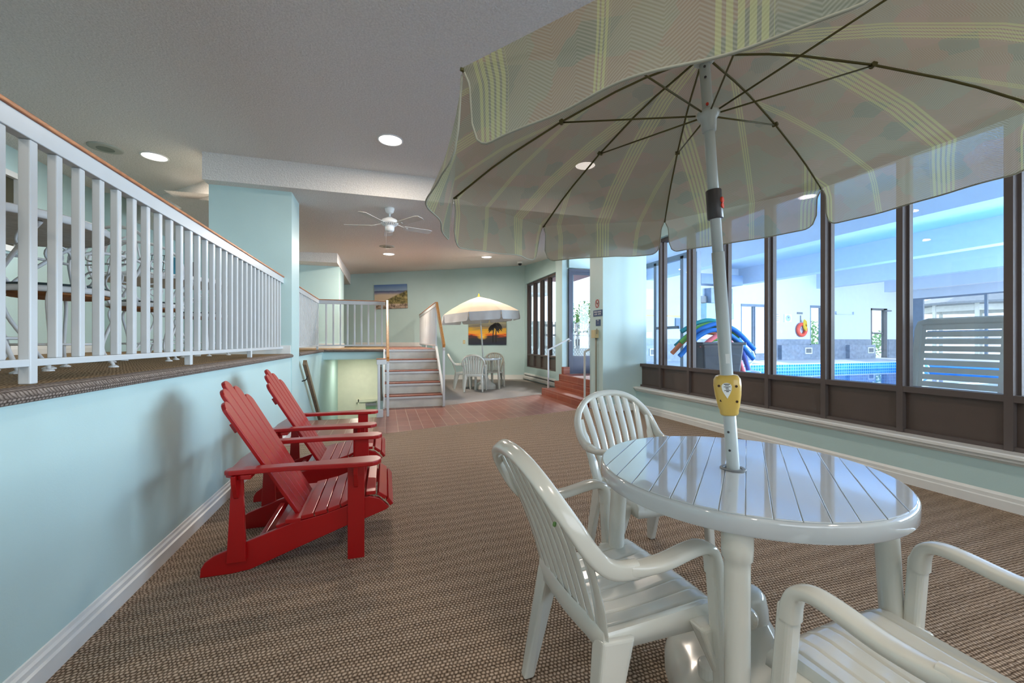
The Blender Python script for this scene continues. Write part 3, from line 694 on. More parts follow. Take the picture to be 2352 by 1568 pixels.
# ================================================================== canvas prints and outlets on the far wall
ang = math.atan2(-1.456, 4.754)
def farobj(x, z, off=0.0):
    p = farpt(x, off); return (p.x, p.y, z)
def sunsetmat():
    m, nt, N, K, b = newmat('sunset_print')
    t = N.new('ShaderNodeTexCoord'); sp = N.new('ShaderNodeSeparateXYZ'); K.new(t.outputs['Object'], sp.inputs[0])
    n = N.new('ShaderNodeTexNoise'); n.inputs['Scale'].default_value = 3.2; n.inputs['Detail'].default_value = 5
    mp = N.new('ShaderNodeMapping'); mp.inputs['Scale'].default_value = (.8, 1, 6); K.new(t.outputs['Object'], mp.inputs[0]); K.new(mp.outputs[0], n.inputs['Vector'])
    z = mnode(N, K, 'ADD', mnode(N, K, 'MULTIPLY', sp.outputs[2], 1.35), .5)
    z = mnode(N, K, 'ADD', z, mnode(N, K, 'MULTIPLY', mnode(N, K, 'SUBTRACT', n.outputs['Fac'], .5), .42))
    c = ramp(N, K, z, [(0, L((24, 34, 58))), (.24, L((40, 44, 48))), (.33, L((80, 40, 40))), (.37, L((216, 92, 24))), (.46, L((238, 166, 44))), (.60, L((196, 158, 48))), (.74, L((108, 102, 92))), (.9, L((150, 150, 120))), (1, L((90, 100, 100)))])
    dx = mnode(N, K, 'ADD', sp.outputs[0], .15); dz = mnode(N, K, 'ADD', sp.outputs[2], .13)
    d2 = mnode(N, K, 'SQRT', mnode(N, K, 'ADD', mnode(N, K, 'MULTIPLY', dx, dx), mnode(N, K, 'MULTIPLY', mnode(N, K, 'MULTIPLY', dz, dz), 3)))
    c = mixc(N, K, ramp(N, K, d2, [(.03, (1, 1, 1)), (.16, (0, 0, 0))]), c, L((255, 196, 60)))
    K.new(c, b.inputs['Base Color']); b.inputs['Roughness'].default_value = .6
    return m
t = thing('palm_sunset_canvas', 'canvas print of palm trees at an orange sunset behind the far umbrella', 'picture', farobj(2.845, 1.37, .002), ang)
mk('canvas', MB().box(-.55, .55, -.035, 0, -.36, .42), sunsetmat(), t)
pm = MB(); pb = M['black']
for (bx0, bz0, tx, tz) in ((.16, -.30, .19, .17), (.25, -.30, .27, .22)):
    pm.sweep([(bx0, -.037, bz0), ((bx0 + tx) / 2 - .01, -.037, (bz0 + tz) / 2), (tx, -.037, tz)], .014, .0015, 6, up=(0, 1, 0))
    for k in range(11):
        a = -0.5 + k * (PI + 1.0) / 10; R = .17
        pts = [(tx + R * s * math.cos(a), -.0372, tz + R * s * math.sin(a) * .8 - .13 * s * s) for s in (0, .25, .5, .75, 1)]
        pm.sweep(pts, [.006, .026, .03, .022, .004], .0012, 6, up=(0, 1, 0))
mk('palm_silhouette', pm, pb, t)
def dunesmat():
    m, nt, N, K, b = newmat('dunes_print')
    t = N.new('ShaderNodeTexCoord'); sp = N.new('ShaderNodeSeparateXYZ'); K.new(t.outputs['Object'], sp.inputs[0])
    n = N.new('ShaderNodeTexNoise'); n.inputs['Scale'].default_value = 14; n.inputs['Detail'].default_value = 6; K.new(t.outputs['Object'], n.inputs['Vector'])
    n2 = N.new('ShaderNodeTexNoise'); n2.inputs['Scale'].default_value = 3; n2.inputs['Detail'].default_value = 3; K.new(t.outputs['Object'], n2.inputs['Vector'])
    X, Z = sp.outputs[0], sp.outputs[2]
    zb = mnode(N, K, 'ADD', Z, mnode(N, K, 'MULTIPLY', mnode(N, K, 'SUBTRACT', n2.outputs['Fac'], .5), .10))
    far = ramp(N, K, mnode(N, K, 'ADD', mnode(N, K, 'MULTIPLY', mnode(N, K, 'ADD', zb, .35), 1.4), 0), [(0, L((196, 172, 140))), (.55, L((204, 186, 160))), (.64, L((122, 122, 146))), (.70, L((70, 84, 116))), (.74, L((136, 160, 186))), (1, L((70, 110, 166)))])
    grass = ramp(N, K, n.outputs['Fac'], [(.25, L((46, 44, 24))), (.45, L((104, 98, 52))), (.58, L((150, 136, 84))), (.75, L((196, 178, 130)))])
    stone = ramp(N, K, n.outputs['Fac'], [(.35, L((94, 78, 64))), (.65, L((200, 180, 160)))])
    edge = mnode(N, K, 'SUBTRACT', mnode(N, K, 'ADD', mnode(N, K, 'MULTIPLY', X, .42), -.03), zb)
    f1 = ramp(N, K, mnode(N, K, 'ADD', mnode(N, K, 'MULTIPLY', edge, 10), .2), [(0, (0, 0, 0)), (.4, (1, 1, 1))])
    c = mixc(N, K, f1, far, grass)
    f2 = ramp(N, K, mnode(N, K, 'MULTIPLY', mnode(N, K, 'SUBTRACT', -.2, zb), 12), [(0, (0, 0, 0)), (.4, (1, 1, 1))])
    c = mixc(N, K, f2, c, stone)
    K.new(c, b.inputs['Base Color']); b.inputs['Roughness'].default_value = .6
    return m
t = thing('sand_dunes_canvas', 'canvas print of grassy sand dunes and sea above the landing', 'picture', farobj(.164, 2.405, .002), ang)
t.rotation_euler = (0, math.radians(-2.0), ang)
mk('canvas', MB().box(-.475, .475, -.035, 0, -.35, .35), dunesmat(), t)
t = thing('light_switch', 'small beige switch plate on the far wall left of the sunset print', 'switch', farobj(2.195, 1.087, .002), ang)
mk('plate', MB().box(-.035, .035, -.006, 0, -.055, .055), M['beige'], t, bevel=.002)
mk('toggle', MB().box(-.006, .006, -.014, -.006, -.012, .012), M['signwhite'], t)

# ================================================================== red adirondack chairs
AO = (-.36, 2.53, 0)
def adirondack():
    t = thing('adirondack_chair', 'red adirondack chair nearest the viewer, against the blue wall', 'chair', AO, 0, 'red adirondack chairs by the blue wall')
    R = M['red']
    strg = [(-.825, 0), (-.822, .04), (-.806, .068), (-.772, .092), (-.72, .112), (-.63, .145), (-.53, .178), (-.44, .207), (-.30, .232), (-.19, .262), (-.12, .292), (-.08, .30), (-.03, .285), (.02, .235), (.005, .222), (-.09, .19), (-.18, .165), (-.45, .07), (-.62, .008), (-.70, 0)]
    for y0 in (2.262, 2.776): mk('stringer', MB().prism(strg, y0, y0 + .022, 'xz'), R, t, off=AO, bevel=.003)
    for y0 in (2.238, 2.80):
        mk('leg', MB().box(-.182, -.102, y0, y0 + .022, 0, .478), R, t, off=AO, bevel=.003)
        mk('leg', MB().prism([(-.712, .06), (-.63, .06), (-.645, .478), (-.69, .478)], y0, y0 + .022, 'xz'), R, t, off=AO, bevel=.003)
    # arm brackets
    for y0, sg in ((2.24, -1), (2.82, 1)):
        ya_, yb_ = (y0 - .05, y0) if sg < 0 else (y0, y0 + .05)
        mk('arm_bracket', MB().prism([(ya_ if sg < 0 else yb_, .478), (y0, .478), (y0, .36), (y0 + sg * .015, .37), (y0 + sg * .045, .44)], -.152, -.132, 'yz'), R, t, off=AO, bevel=.002)
        mk('arm_bracket', MB().prism([(ya_ if sg < 0 else yb_, .478), (y0, .478), (y0, .36), (y0 + sg * .015, .37), (y0 + sg * .045, .44)], -.68, -.66, 'yz'), R, t, off=AO, bevel=.002)
    def arm(yc, s):
        pts = [(-.70, -.035), (-.712, -.02), (-.712, .02), (-.69, .036), (-.45, .034), (-.30, .05), (-.15, .066), (-.06, .066), (-.035, .05), (-.02, .02), (-.02, -.02), (-.04, -.052), (-.075, -.062), (-.17, -.056), (-.32, -.036), (-.5, -.035)]
        return [(x, yc + s * y) for x, y in pts]
    mk('armrest', MB().prism(arm(2.235, -1), .48, .503), R, t, off=AO, bevel=.005)
    mk('armrest', MB().prism(arm(2.825, 1), .48, .503), R, t, off=AO, bevel=.005)
    # curved rear arm support
    mk('arm_support', MB().prism([(-.60, 2.2), (-.60, 2.86), (-.64, 2.86), (-.72, 2.80), (-.735, 2.53), (-.72, 2.26), (-.64, 2.2)], .457, .479), R, t, off=AO, bevel=.004)
    mk('cross_brace', MB().box(-.60, -.575, 2.284, 2.776, .02, .135), R, t, off=AO, bevel=.003)
    mk('cross_brace', MB().beam((-.485, 2.284, .195), (-.485, 2.776, .195), .06, .02, up=(-.3, 0, 1)), R, t, off=AO, bevel=.003)
    # seat slats follow the stringer top
    path = [(-.40, .216), (-.338, .226), (-.276, .238), (-.214, .256), (-.155, .282), (-.098, .305), (-.045, .305), (.0, .273), (.026, .236)]
    for i in range(len(path) - 1):
        a = Vector((path[i][0], 0, path[i][1])); b = Vector((path[i + 1][0], 0, path[i + 1][1])); d = (b - a).normalized(); n = Vector((-d.z, 0, d.x))
        a2 = a + d * .003 + n * .011; b2 = b - d * .003 + n * .011; mid = (a2 + b2) / 2
        mk('seat_slat', MB().beam((mid.x, 2.262, mid.z), (mid.x, 2.798, mid.z), (b2 - a2).length, .020, up=tuple(n)), R, t, off=AO, bevel=.003)
    mk('seat_back_board', MB().box(-.47, -.40, 2.262, 2.798, .205, .228), R, t, off=AO, bevel=.003)
    # fan of five back slats, rounded tops
    base = Vector((-.425, 0, .205)); topd = Vector((-.405, 0, .70)).normalized(); nrm_ = Vector((topd.z, 0, -topd.x))
    hs = [.645, .71, .75, .71, .645]
    for k in range(5):
        yb = 2.515 + (k - 2) * .074; yt = 2.515 + (k - 2) * .086; w0, w1 = .070, .081; Hh = hs[k]
        outl = [(-w0 / 2, 0), (w0 / 2, 0), (w1 / 2, Hh)]
        cap_ = []
        for q in range(1, 8):
            u = math.cos(PI * q / 8) * w1 / 2; v = math.sin(PI * q / 8) * .036
            sk = (k - 2) * -.16 * u
            cap_.append((u, Hh + v + sk * 1.0))
        outl = [(-w0 / 2, 0), (w0 / 2, 0), (w1 / 2, Hh + (k - 2) * -.16 * w1 / 2)] + cap_ + [(-w1 / 2, Hh + (k - 2) * .16 * w1 / 2)]
        A = []; B = []
        for u, v in outl:
            yy = yb + (yt - yb) * v / Hh + u
            p = base + topd * v; A.append((p.x, yy, p.z)); B.append((p.x + nrm_.x * .02, yy, p.z + nrm_.z * .02))
        mk('back_slat', MB().loft(A, B), R, t, off=AO, bevel=.004)
    p = base + topd * .55 - nrm_ * .012
    mk('back_brace', MB().beam((p.x, 2.34, p.z), (p.x, 2.72, p.z), .05, .02, up=tuple(nrm_)), R, t, off=AO, bevel=.003)
    return t
a1 = adirondack()
dup(a1, (-.40, 3.49, 0), .0, 'red adirondack chair beyond the first, nearer the stairs')

# ================================================================== white resin armchair
def resin_chair(label):
    t = thing('resin_armchair', label, 'chair', (0, 0, 0), 0, 'white resin armchairs')
    P = M['plastic']
    # seat
    nu, nv = 70, 16; vs = []; fs = []
    for j in range(nv + 1):
        v = j / nv
        for i in range(nu + 1):
            u = 2 * i / nu - 1
            hw = .178 + .018 * v
            y = .0 + .365 * v + .012 * (1 - u * u) * (v > .9)
            z = .375 + .02 * v - .018 * (1 - u ** 2) * (1 - (2 * v - .9) ** 2 * .6)
            if v > .88: z -= ((v - .88) / .12) ** 2 * .02
            gr = abs(((u * 3.5) % 1) - .5) * 2
            if gr > .88: z -= .003
            vs.append((u * hw, y, z))
    for j in range(nv):
        for i in range(nu):
            a = j * (nu + 1) + i; fs.append((a, a + 1, a + nu + 2, a + nu + 1))
    # skirt
    border = [(0, i) for i in range(nu + 1)] + [(j, nu) for j in range(1, nv + 1)] + [(nv, i) for i in range(nu - 1, -1, -1)] + [(j, 0) for j in range(nv - 1, 0, -1)]
    bi = [j * (nu + 1) + i for j, i in border]; o0 = len(vs)
    for b_ in bi:
        x, y, z = vs[b_]; cx, cy = x * 1.035, .19 + (y - .19) * 1.035
        vs.append((cx, cy, z - .012))
    o1 = len(vs)
    for b_ in bi:
        x, y, z = vs[b_]; cx, cy = x * 1.05, .19 + (y - .19) * 1.05
        vs.append((cx, cy, .335 if True else z))
    n = len(bi)
    for k in range(n):
        l = (k + 1) % n
        fs.append((bi[k], o0 + k, o0 + l, bi[l])); fs.append((o0 + k, o1 + k, o1 + l, o0 + l))
    mb = MB(); mb.add(vs, fs)
    o = mk('seat', mb, P, t, solid=.006); smooth_by_angle(o, 50)
    # back: arch frame + slats
    half = [(.244, .05, .5625), (.241, .0, .566), (.241, -.04, .587), (.240, -.075, .625), (.230, -.108, .675), (.200, -.138, .725), (.150, -.160, .768), (.080, -.172, .795), (0, -.176, .803)]
    arch = bez(half + [(-x, y, z) for x, y, z in half[-2::-1]], 6)
    mb = MB().sweep(arch, .0165, .0215, 16, up=(0, .8, .6), power=.62)
    def archz(x):
        best = min((p for p in arch if True), key=lambda p: abs(p.x - x) + (0 if p.z > .60 else 1)); return best
    nb = 7
    for k in range(nb):
        s = (k - (nb - 1) / 2) / ((nb - 1) / 2)
        xb = s * .130; top = archz(s * .165)
        path = bez([(xb, .002, .372), (xb * 1.05, -.028, .47), (xb * 1.15, -.075, .60), (top.x, top.y + .004, top.z)], 5)
        mb.sweep(path, [.0160 + .0045 * q / 15 for q in range(16)], .0045, 8, up=(0, 1, .3), power=.6)
    for s in (-1, 1):   # broad outer web running into the arm
        for q, (x0, x1, zt_) in enumerate(((.170, .205, .70),)):
            path = bez([(s * .172, .004, .372), (s * .188, -.02, .47), (s * .205, -.055, .57), (s * .212, -.10, .68)], 5)
            mb.sweep(path, [.026] * 6 + [.022] * 6 + [.014] * 4, .005, 8, up=(0, 1, .3), power=.6)
    mb.sweep(bez([(-.19, .0, .362), (0, -.012, .362), (.19, .0, .362)], 6), .006, .030, 8, up=(0, 0, 1), power=.5)
    o = mk('backrest', mb, P, t); smooth_by_angle(o, 50)
    for s in (-1, 1):
        arm = bez([(s * .243, .03, .563), (s * .245, .07, .5625), (s * .247, .13, .567), (s * .246, .20, .580), (s * .246, .243, .583), (s * .247, .270, .572), (s * .248, .282, .545), (s * .249, .286, .51)], 5)
        nn = len(arm); RX = [.0165 + .0085 * min(1, q / 8) - .001 * max(0, q - nn + 12) / 12 for q in range(nn)]; RY = [.018 - .004 * min(1, q / 8) + .0055 * max(0, q - nn + 14) / 14 for q in range(nn)]
        o = mk('armrest', MB().sweep(arm, RX, RY, 16, up=(0, .3, 1), power=.62), P, t); smooth_by_angle(o, 50)
        # front leg
        A = [(s * .228, .269, .545), (s * .270, .269, .545), (s * .270, .304, .545), (s * .228, .304, .545)]
        B = [(s * .240, .305, 0), (s * .277, .305, 0), (s * .279, .342, 0), (s * .242, .342, 0)]
        mb = MB().loft(B, A)
        A2 = [(s * .19, .25, .368), (s * .245, .25, .368), (s * .245, .325, .368), (s * .19, .325, .368)]
        B2 = [(s * .242, .300, .22), (s * .262, .300, .22), (s * .262, .32, .22), (s * .242, .32, .22)]
        mb.loft(B2, A2)
        o = mk('leg', mb, P, t, bevel=.010, seg=3)
        A = [(s * .135, -.004, .366), (s * .196, -.008, .368), (s * .205, .078, .366), (s * .19, .085, .366)]
        B = [(s * .183, -.062, 0), (s * .218, -.062, 0), (s * .218, -.025, 0), (s * .183, -.025, 0)]
        o = mk('leg', MB().loft(B, A), P, t, bevel=.010, seg=3)
    return t
rc = resin_chair('white resin armchair left of the near table, seen from behind its slatted back')
rc.location = (.503, 1.09, 0); rc.rotation_euler = (0, 0, -PI / 2 + .06)
dup(rc, (1.225, 1.93, 0), PI + .06, 'white resin armchair on the far side of the near table, facing the viewer')
dup(rc, (1.10, .408, 0), .09, 'white resin armchair cut off by the lower right corner of the view')
dup(rc, (1.84, 8.86, 0), -.29, 'white resin armchair at the far table with its back to the viewer')
dup(rc, (1.57, 9.62, 0), -PI / 2 - .1, 'white resin armchair at the far table, beside the short stairs')
dup(rc, (2.60, 10.02, 0), PI - .3, 'white resin armchair at the far table, right of the pole, facing the viewer')

mk('leaf_spot', MB().lathe([(.006, -.002), (.006, .002), (.003, .003)], (.150, -.118, .655), 10, (0, -1, .4)), M['leaf'], rc, label='tiny green spot on the backrest')
# ================================================================== round resin table
def resin_table(label, loc, rot):
    t = thing('resin_table', label, 'table', loc, rot, 'round white resin tables')
    R = .405
    top = MB().lathe([(R - .02, .672), (R - .003, .673), (R, .677), (R, .708), (R - .001, .712), (R - .004, .7155), (R - .010, .7168), (.02, .7165)], seg=96)
    ow = mk('tabletop', top, M['tabletop'], t); smooth_by_angle(ow, 40)
    # planks
    n = 15; ww = 2 * (R - .006) / n; rr = R - .006; mb = MB()
    for k in range(n):
        x0 = -rr + k * ww + .0007; x1 = -rr + (k + 1) * ww - .0007
        pts = []
        for q in range(9):
            x = x0 + (x1 - x0) * q / 8; pts.append((x, -math.sqrt(max(1e-5, rr * rr - x * x))))
        for q in range(8, -1, -1):
            x = x0 + (x1 - x0) * q / 8; pts.append((x, math.sqrt(max(1e-5, rr * rr - x * x))))
        mb.prism(pts, .7160, .7195)
    mk('plank_surface', mb, M['tabletop'], ow, bevel=.0022, seg=3)
    hv = Matrix.Rotation(-rot, 3, 'Z') @ Vector((.993 - loc[0], .988 - loc[1], 0)); cx, cy = hv.x, hv.y
    m_ = MB().sweep([(cx + .030 * math.cos(a * PI / 12), cy + .030 * math.sin(a * PI / 12), .7215) for a in range(24)], .006, .0025, 8, closed=True)
    mk('centre_ring', m_, M['grey'], ow, smooth=True)
    for k in range(4):
        a = math.radians((47, 133, 225, 319)[k]) - rot; e = Vector((math.cos(a), math.sin(a), 0)); b0 = e * .39; t0 = e * .355 + Vector((0, 0, .69))
        lg = MB().lathe([(.024, 0), (.026, .02), (.0275, .58), (.0285, .60), (.0325, .605), (.034, .63), (.034, .688)], b0, 24, tuple((t0 - b0).normalized()))
        o = mk('leg', lg, M['plastic'], t); smooth_by_angle(o, 40)
    return t
TC = (1.028, 1.012, 0)
tb = resin_table('round white resin table with planked top at lower right', TC, -math.radians(46.6) + 0.0)
dup(tb, (2.235, 9.522, 0), -math.radians(46.6), 'small round white resin table in the far alcove')
for ch in list(tb.children):
    pass

# ================================================================== umbrellas
def umbrella(label, cat, B, T, ax, phi, ring, valance, fab, fab2, group, big, finial=False, hub=.174, bend={}):
    """B pole at table height; T canopy apex; ring = [(s, r)...] profile along axis"""
    B = Vector(B); T = Vector(T); ax = (T - B).normalized()
    e1 = ax.cross(Vector((0, 1, 0))).normalized(); e2 = ax.cross(e1)
    foot = B - ax * ((B.z - .06) / ax.z)
    O = (foot.x, foot.y, 0)
    t = thing('patio_umbrella', label, cat, O, 0, group)
    def P(s, r, k):
        a = phi - (k % 8) * PI / 4; up_ = bend.get(k % 8, 0.0) * (r / ring[-1][1]) ** 2; return T - ax * (s - up_) + (e1 * math.cos(a) + e2 * math.sin(a)) * (r + up_ * .5)
    def prof(u):  # u 0..1 over ring
        x = u * (len(ring) - 1); i = min(int(x), len(ring) - 2); f = x - i
        return (ring[i][0] * (1 - f) + ring[i + 1][0] * f, ring[i][1] * (1 - f) + ring[i + 1][1] * f)
    nj, ni = 12, 12; ush = [0, .11, .22, 0, .11, .22, -.158, .11]
    cv = MB(); cuv = []
    vv = MB(); vuv = []
    hem = MB()
    R = ring[-1][1]; slen = math.hypot(ring[-1][0], R)
    random.seed(3)
    for k in range(8):
        vs = []; uvs = []
        for j in range(nj + 1):
            s, r = prof(j / nj)
            a = P(s, max(r, .012), k); b = P(s, max(r, .012), k + 1); w = (b - a).length
            for i in range(ni + 1):
                x = i / ni; p = a.lerp(b, x)
                sag = .03 * math.sin(PI * x) * (j / nj) * (1 - j / nj) * 4 * .6
                p = p - ax * (-sag * .4) * (1 if big else 1)
                vs.append(p); uvs.append(((x - .5) * w + 3 + ush[k], j / nj * slen))
        fs = [(j * (ni + 1) + i, j * (ni + 1) + i + 1, (j + 1) * (ni + 1) + i + 1, (j + 1) * (ni + 1) + i) for j in range(nj) for i in range(ni)]
        o0 = len(cv.f); cv.add(vs, fs)
        for f in fs: cuv += [uvs[q] for q in f]
        # valance: hangs from the rim; rounded bottom corners, notched at ribs
        s, r = ring[-1]; a = P(s, r, k); b = P(s, r, k + 1); w = (b - a).length; nv_ = 10; ns = 48
        outw = ((a + b) / 2 - (T - ax * s)).normalized()
        vs = []; uvs = []; low = []
        for j in range(nv_ + 1):
            q = j / nv_
            for i in range(ns + 1):
                x = i / ns; xx = x
                c_ = .085 / w
                # pull in sides with depth for a rounded corner
                dpt = valance * q
                edge = min(x, 1 - x) * w
                rc_ = .05
                lim = valance if edge > rc_ else valance - rc_ + math.sqrt(max(0, rc_ ** 2 - (rc_ - edge) ** 2))
                dd = lim * q
                inset = (.014 + .004 * q) * (1 - 2 * x)
                p = a.lerp(b, x) + (b - a).normalized() * inset * (q > 0) * min(1, q * 3)
                wav = math.sin(x * PI * 2.4 + k * 1.7) * .014 * q + (.05 * math.sin(PI * x) * q if big and k == 7 else 0) + .006 * math.sin(x * 17 + k) * q
                p = p - Vector((0, 0, 1)) * dd + outw * (wav + .012 * q)
                vs.append(p); uvs.append(((x - .5) * w + 3 + ush[k], slen + dd))
        fs = [(j * (ns + 1) + i, j * (ns + 1) + i + 1, (j + 1) * (ns + 1) + i + 1, (j + 1) * (ns + 1) + i) for j in range(nv_) for i in range(ns)]
        vv.add(vs, fs)
        for f in fs: vuv += [uvs[q] for q in f]
        pl = [vs[j * (ns + 1)] for j in range(1, nv_ + 1)] + [vs[nv_ * (ns + 1) + i] for i in range(1, ns)] + [vs[j * (ns + 1) + ns] for j in range(nv_, 0, -1)]
        hem.sweep(pl, .0022 if big else .006, seg=6)
    def uvmesh(nm, mb, uvl, m):
        o = mk(nm, mb, m, t, off=O, fix=False, smooth=True)
        lay = o.data.uv_layers.new(name='UVMap')
        for i, uvv in enumerate(uvl): lay.data[i].uv = uvv
        return o
    can = uvmesh('canopy', cv, cuv, fab)
    uvmesh('valance', vv, vuv, fab2)
    mk('hem_tape', hem, M['hem'] if big else fab2, t, off=O, smooth=True)
    # ribs & stretchers
    for k in range(8):
        pts = [P(prof(q / 10)[0] + .006, prof(q / 10)[1] + .01 * (q == 0), k) for q in range(11)]
        rb = mk('rib', MB().sweep(pts, .0032 if big else .005, seg=8), M['rib'], t, off=O, smooth=True)
        jn = P(ring[2][0] + .008, ring[2][1], k); run = P(hub, .034, k)
        mk('stretcher', MB().sweep([run, jn], .0026 if big else .004, seg=8), M['rib'], t, off=O, smooth=True)
        if big:
            mk('rib_joint', MB().lathe([(.007, -.008), (.007, .008)], P(ring[2][0] + .006, ring[2][1], k), 10, tuple(ax.cross(jn - T).normalized())), M['rib'], rb, off=O)
            mk('rib_tip', MB().sweep([P(ring[-1][0] + .004, ring[-1][1] - .012, k), P(ring[-1][0] + .004, ring[-1][1] + .004, k)], .0035, seg=8), M['rib'], rb, off=O)
    rad = .0175
    mid = T - ax * (hub + .40)
    pe = T + ax * (.01 if not finial else .02)
    mk('upper_pole', MB().sweep([mid, T - ax * .02 if not finial else pe], rad * .84, seg=24), M['pole'], t, off=O, smooth=True)
    mk('lower_pole', MB().sweep([foot, mid], rad, seg=24), M['pole'], t, off=O, smooth=True)
    if finial:
        mk('finial', MB().lathe([(.035, 0), (.03, .015), (.012, .03), (.018, .05), (.008, .07)], T, 16), mat('brass_finial', (190, 170, 48), .4), t, off=O, smooth=True)
    # runner
    rn = MB().lathe([(.0185, -.05), (.021, -.03), (.022, -.016), (.028, -.010), (.031, -.002), (.029, .006), (.021, .009), (.0175, .014)], T - ax * hub, 28, tuple(ax))
    mk('runner', rn, M['pole'], t, off=O, smooth=True)
    if big:
        mk('top_notch', MB().lathe([(.02, -.012), (.028, -.006), (.028, .006), (.02, .012)], T - ax * .02, 24, tuple(ax)), M['pole'], t, off=O)
        cen = Vector((0, 0, 1.1))
        def facing(p):
            v = Vector((0, 0, 1.1)) - p; v = v - ax * v.dot(ax); return v.normalized()
        for s_ in (.045, .075):
            p = T - ax * s_; f = facing(p)
            mk('pin_hole', MB().lathe([(.0035, -.002), (.0035, .001)], p + f * rad * .86, 10, tuple(f)), M['darkplastic'], t, off=O)
        p = T - ax * (hub - .022); f = facing(p)
        mk('push_button', MB().lathe([(.004, -.002), (.004, .003)], p + f * .0165, 10, tuple(f)), mat('red_button', (190, 50, 30), .4), t, off=O)
        cc = T - ax * .435
        jt = mk('tilt_collar', MB().lathe([(.020, -.042), (.0215, -.04), (.0215, .04), (.020, .042)], cc, 28, tuple(ax)), M['darkplastic'], t, off=O, smooth=True)
        f = facing(cc); sd = ax.cross(f).normalized()
        dirb = (f * .35 + sd * 1.0).normalized()
        mk('release_button', MB().lathe([(.009, -.003), (.009, .003), (.007, .0045)], cc + dirb * .0205 + ax * .008, 20, tuple(dirb)).lathe([(.008, -.003), (.008, .003)], cc + dirb * .0205 - ax * .008, 20, tuple(dirb)), mat('red_orange_button', (220, 60, 30), .35), jt, off=O)
    return t, ax, foot, P
RING = [(0.0, 0.0), (0.045, .21), (0.114, .421), (0.195, .60), (0.285, .76), (0.303, .79)]
um, ax, foot, PP = umbrella('large tilted umbrella of faded pink and green cloth over the near table', 'umbrella', (.994, .988, .72), (.880, .981, 1.933), None, -.4912, [(0, 0), (.04, .21), (.114, .421), (.20, .62), (.297, .79)], .155, M['umb'], M['umb'], 'patio umbrellas', True, bend={7: .036, 6: .022, 5: .005})
O = tuple(um.location)
B_ = Vector((.994, .988, .72))
# yellow clamp collar with label, on the pole above the table
cb = B_ + ax * .222
f_ = (Vector((0, 0, 1.1)) - cb); f_ = (f_ - ax * f_.dot(ax)).normalized(); s_ = ax.cross(f_).normalized()
prf = [(.0225, -.058, .0215), (.0255, -.052, .0235), (.0255, -.043, .0235), (.029, -.035, .025), (.035, .0, .028), (.0375, .03, .029), (.036, .048, .027), (.030, .058, .023), (.020, .061, .018)]
vs = []; seg = 28
for hw, z_, hd_ in prf:
    for k in range(seg):
        a = 2 * PI * k / seg; ca = math.copysign(abs(math.cos(a)) ** .7, math.cos(a)); sa = math.copysign(abs(math.sin(a)) ** .7, math.sin(a))
        vs.append(cb + ax * z_ + s_ * hw * ca + f_ * hd_ * sa)
fs = [(i * seg + k, i * seg + (k + 1) % seg, (i + 1) * seg + (k + 1) % seg, (i + 1) * seg + k) for i in range(len(prf) - 1) for k in range(seg)]
fs += [tuple(range(seg))[::-1], tuple((len(prf) - 1) * seg + k for k in range(seg))]
mb = MB(); mb.add(vs, fs)
cl = mk('clamp_collar', mb, M['yellow'], um, off=O, smooth=True, label='yellow plastic collar')
mb = MB()
for u, v in ((-.022, .032), (.023, .030), (-.019, -.012), (.022, -.015)):
    mb.lathe([(.0036, -.004), (.0036, .0015)], cb + ax * v + s_ * u + f_ * (.0262 if v > 0 else .0235), 12, tuple(f_))
mk('screw', mb, M['hole'], cl, off=O)
pts = []
for q in range(20):
    a = 2 * PI * q / 20; rx = .0135; uu = math.cos(a) * rx; v_ = math.sin(a)
    v_ = v_ * .011 if v_ > 0 else v_ * .036; uu = uu if math.sin(a) > 0 else uu * (1 - (abs(math.sin(a))) ** 2.2 * .95)
    pts.append((uu - .002, v_ + .030))
def cp(u, v, o): return cb + ax * v + s_ * u * 1 + f_ * (.0285 + o)
mb = MB().loft([cp(u, v, -.012) for u, v in pts], [cp(u, v, .0006) for u, v in pts])
mk('oval_label', mb, M['signwhite'], cl, off=O)
mb = MB()
for i, (u0, u1, v) in enumerate(((-.009, .007, .037), (-.006, .004, .0335), (-.010, .008, .0295), (-.005, .003, .026), (-.004, .004, .022), (-.009, .008, .0185), (-.004, .003, .0155))):
    mb.beam(cp(u0, v, .0008), cp(u1, v, .0008), .0016 if i % 3 else .0022, .0004, up=tuple(f_))
mk('fine_print', mb, M['darkplastic'], cl, off=O)
mb = MB()
for s_h in (.06, .115):
    p = B_ + ax * (s_h); mb.lathe([(.0034, -.002), (.0034, .0012)], p + f_ * .0172 - s_ * .006, 10, tuple(f_))
mk('pin_hole', mb, M['darkplastic'], um, off=O)
p = B_ + ax * .318
mk('pole_label', MB().beam(p + f_ * .0172 + s_ * .006 + ax * .0, p + f_ * .0172 + s_ * .006 + ax * .028, .011, .0008, up=tuple(f_)), M['signwhite'], um, off=O)

umbrella('cream umbrella over the far table in the alcove', 'umbrella', (2.2, 9.5, .72), (2.10, 9.52, 2.15), None, .3, [(0, 0), (.07, .25), (.17, .50), (.28, .73), (.40, .93)], .19, M['umb2'], M['umb2v'], 'patio umbrellas', False, finial=True, hub=.28)
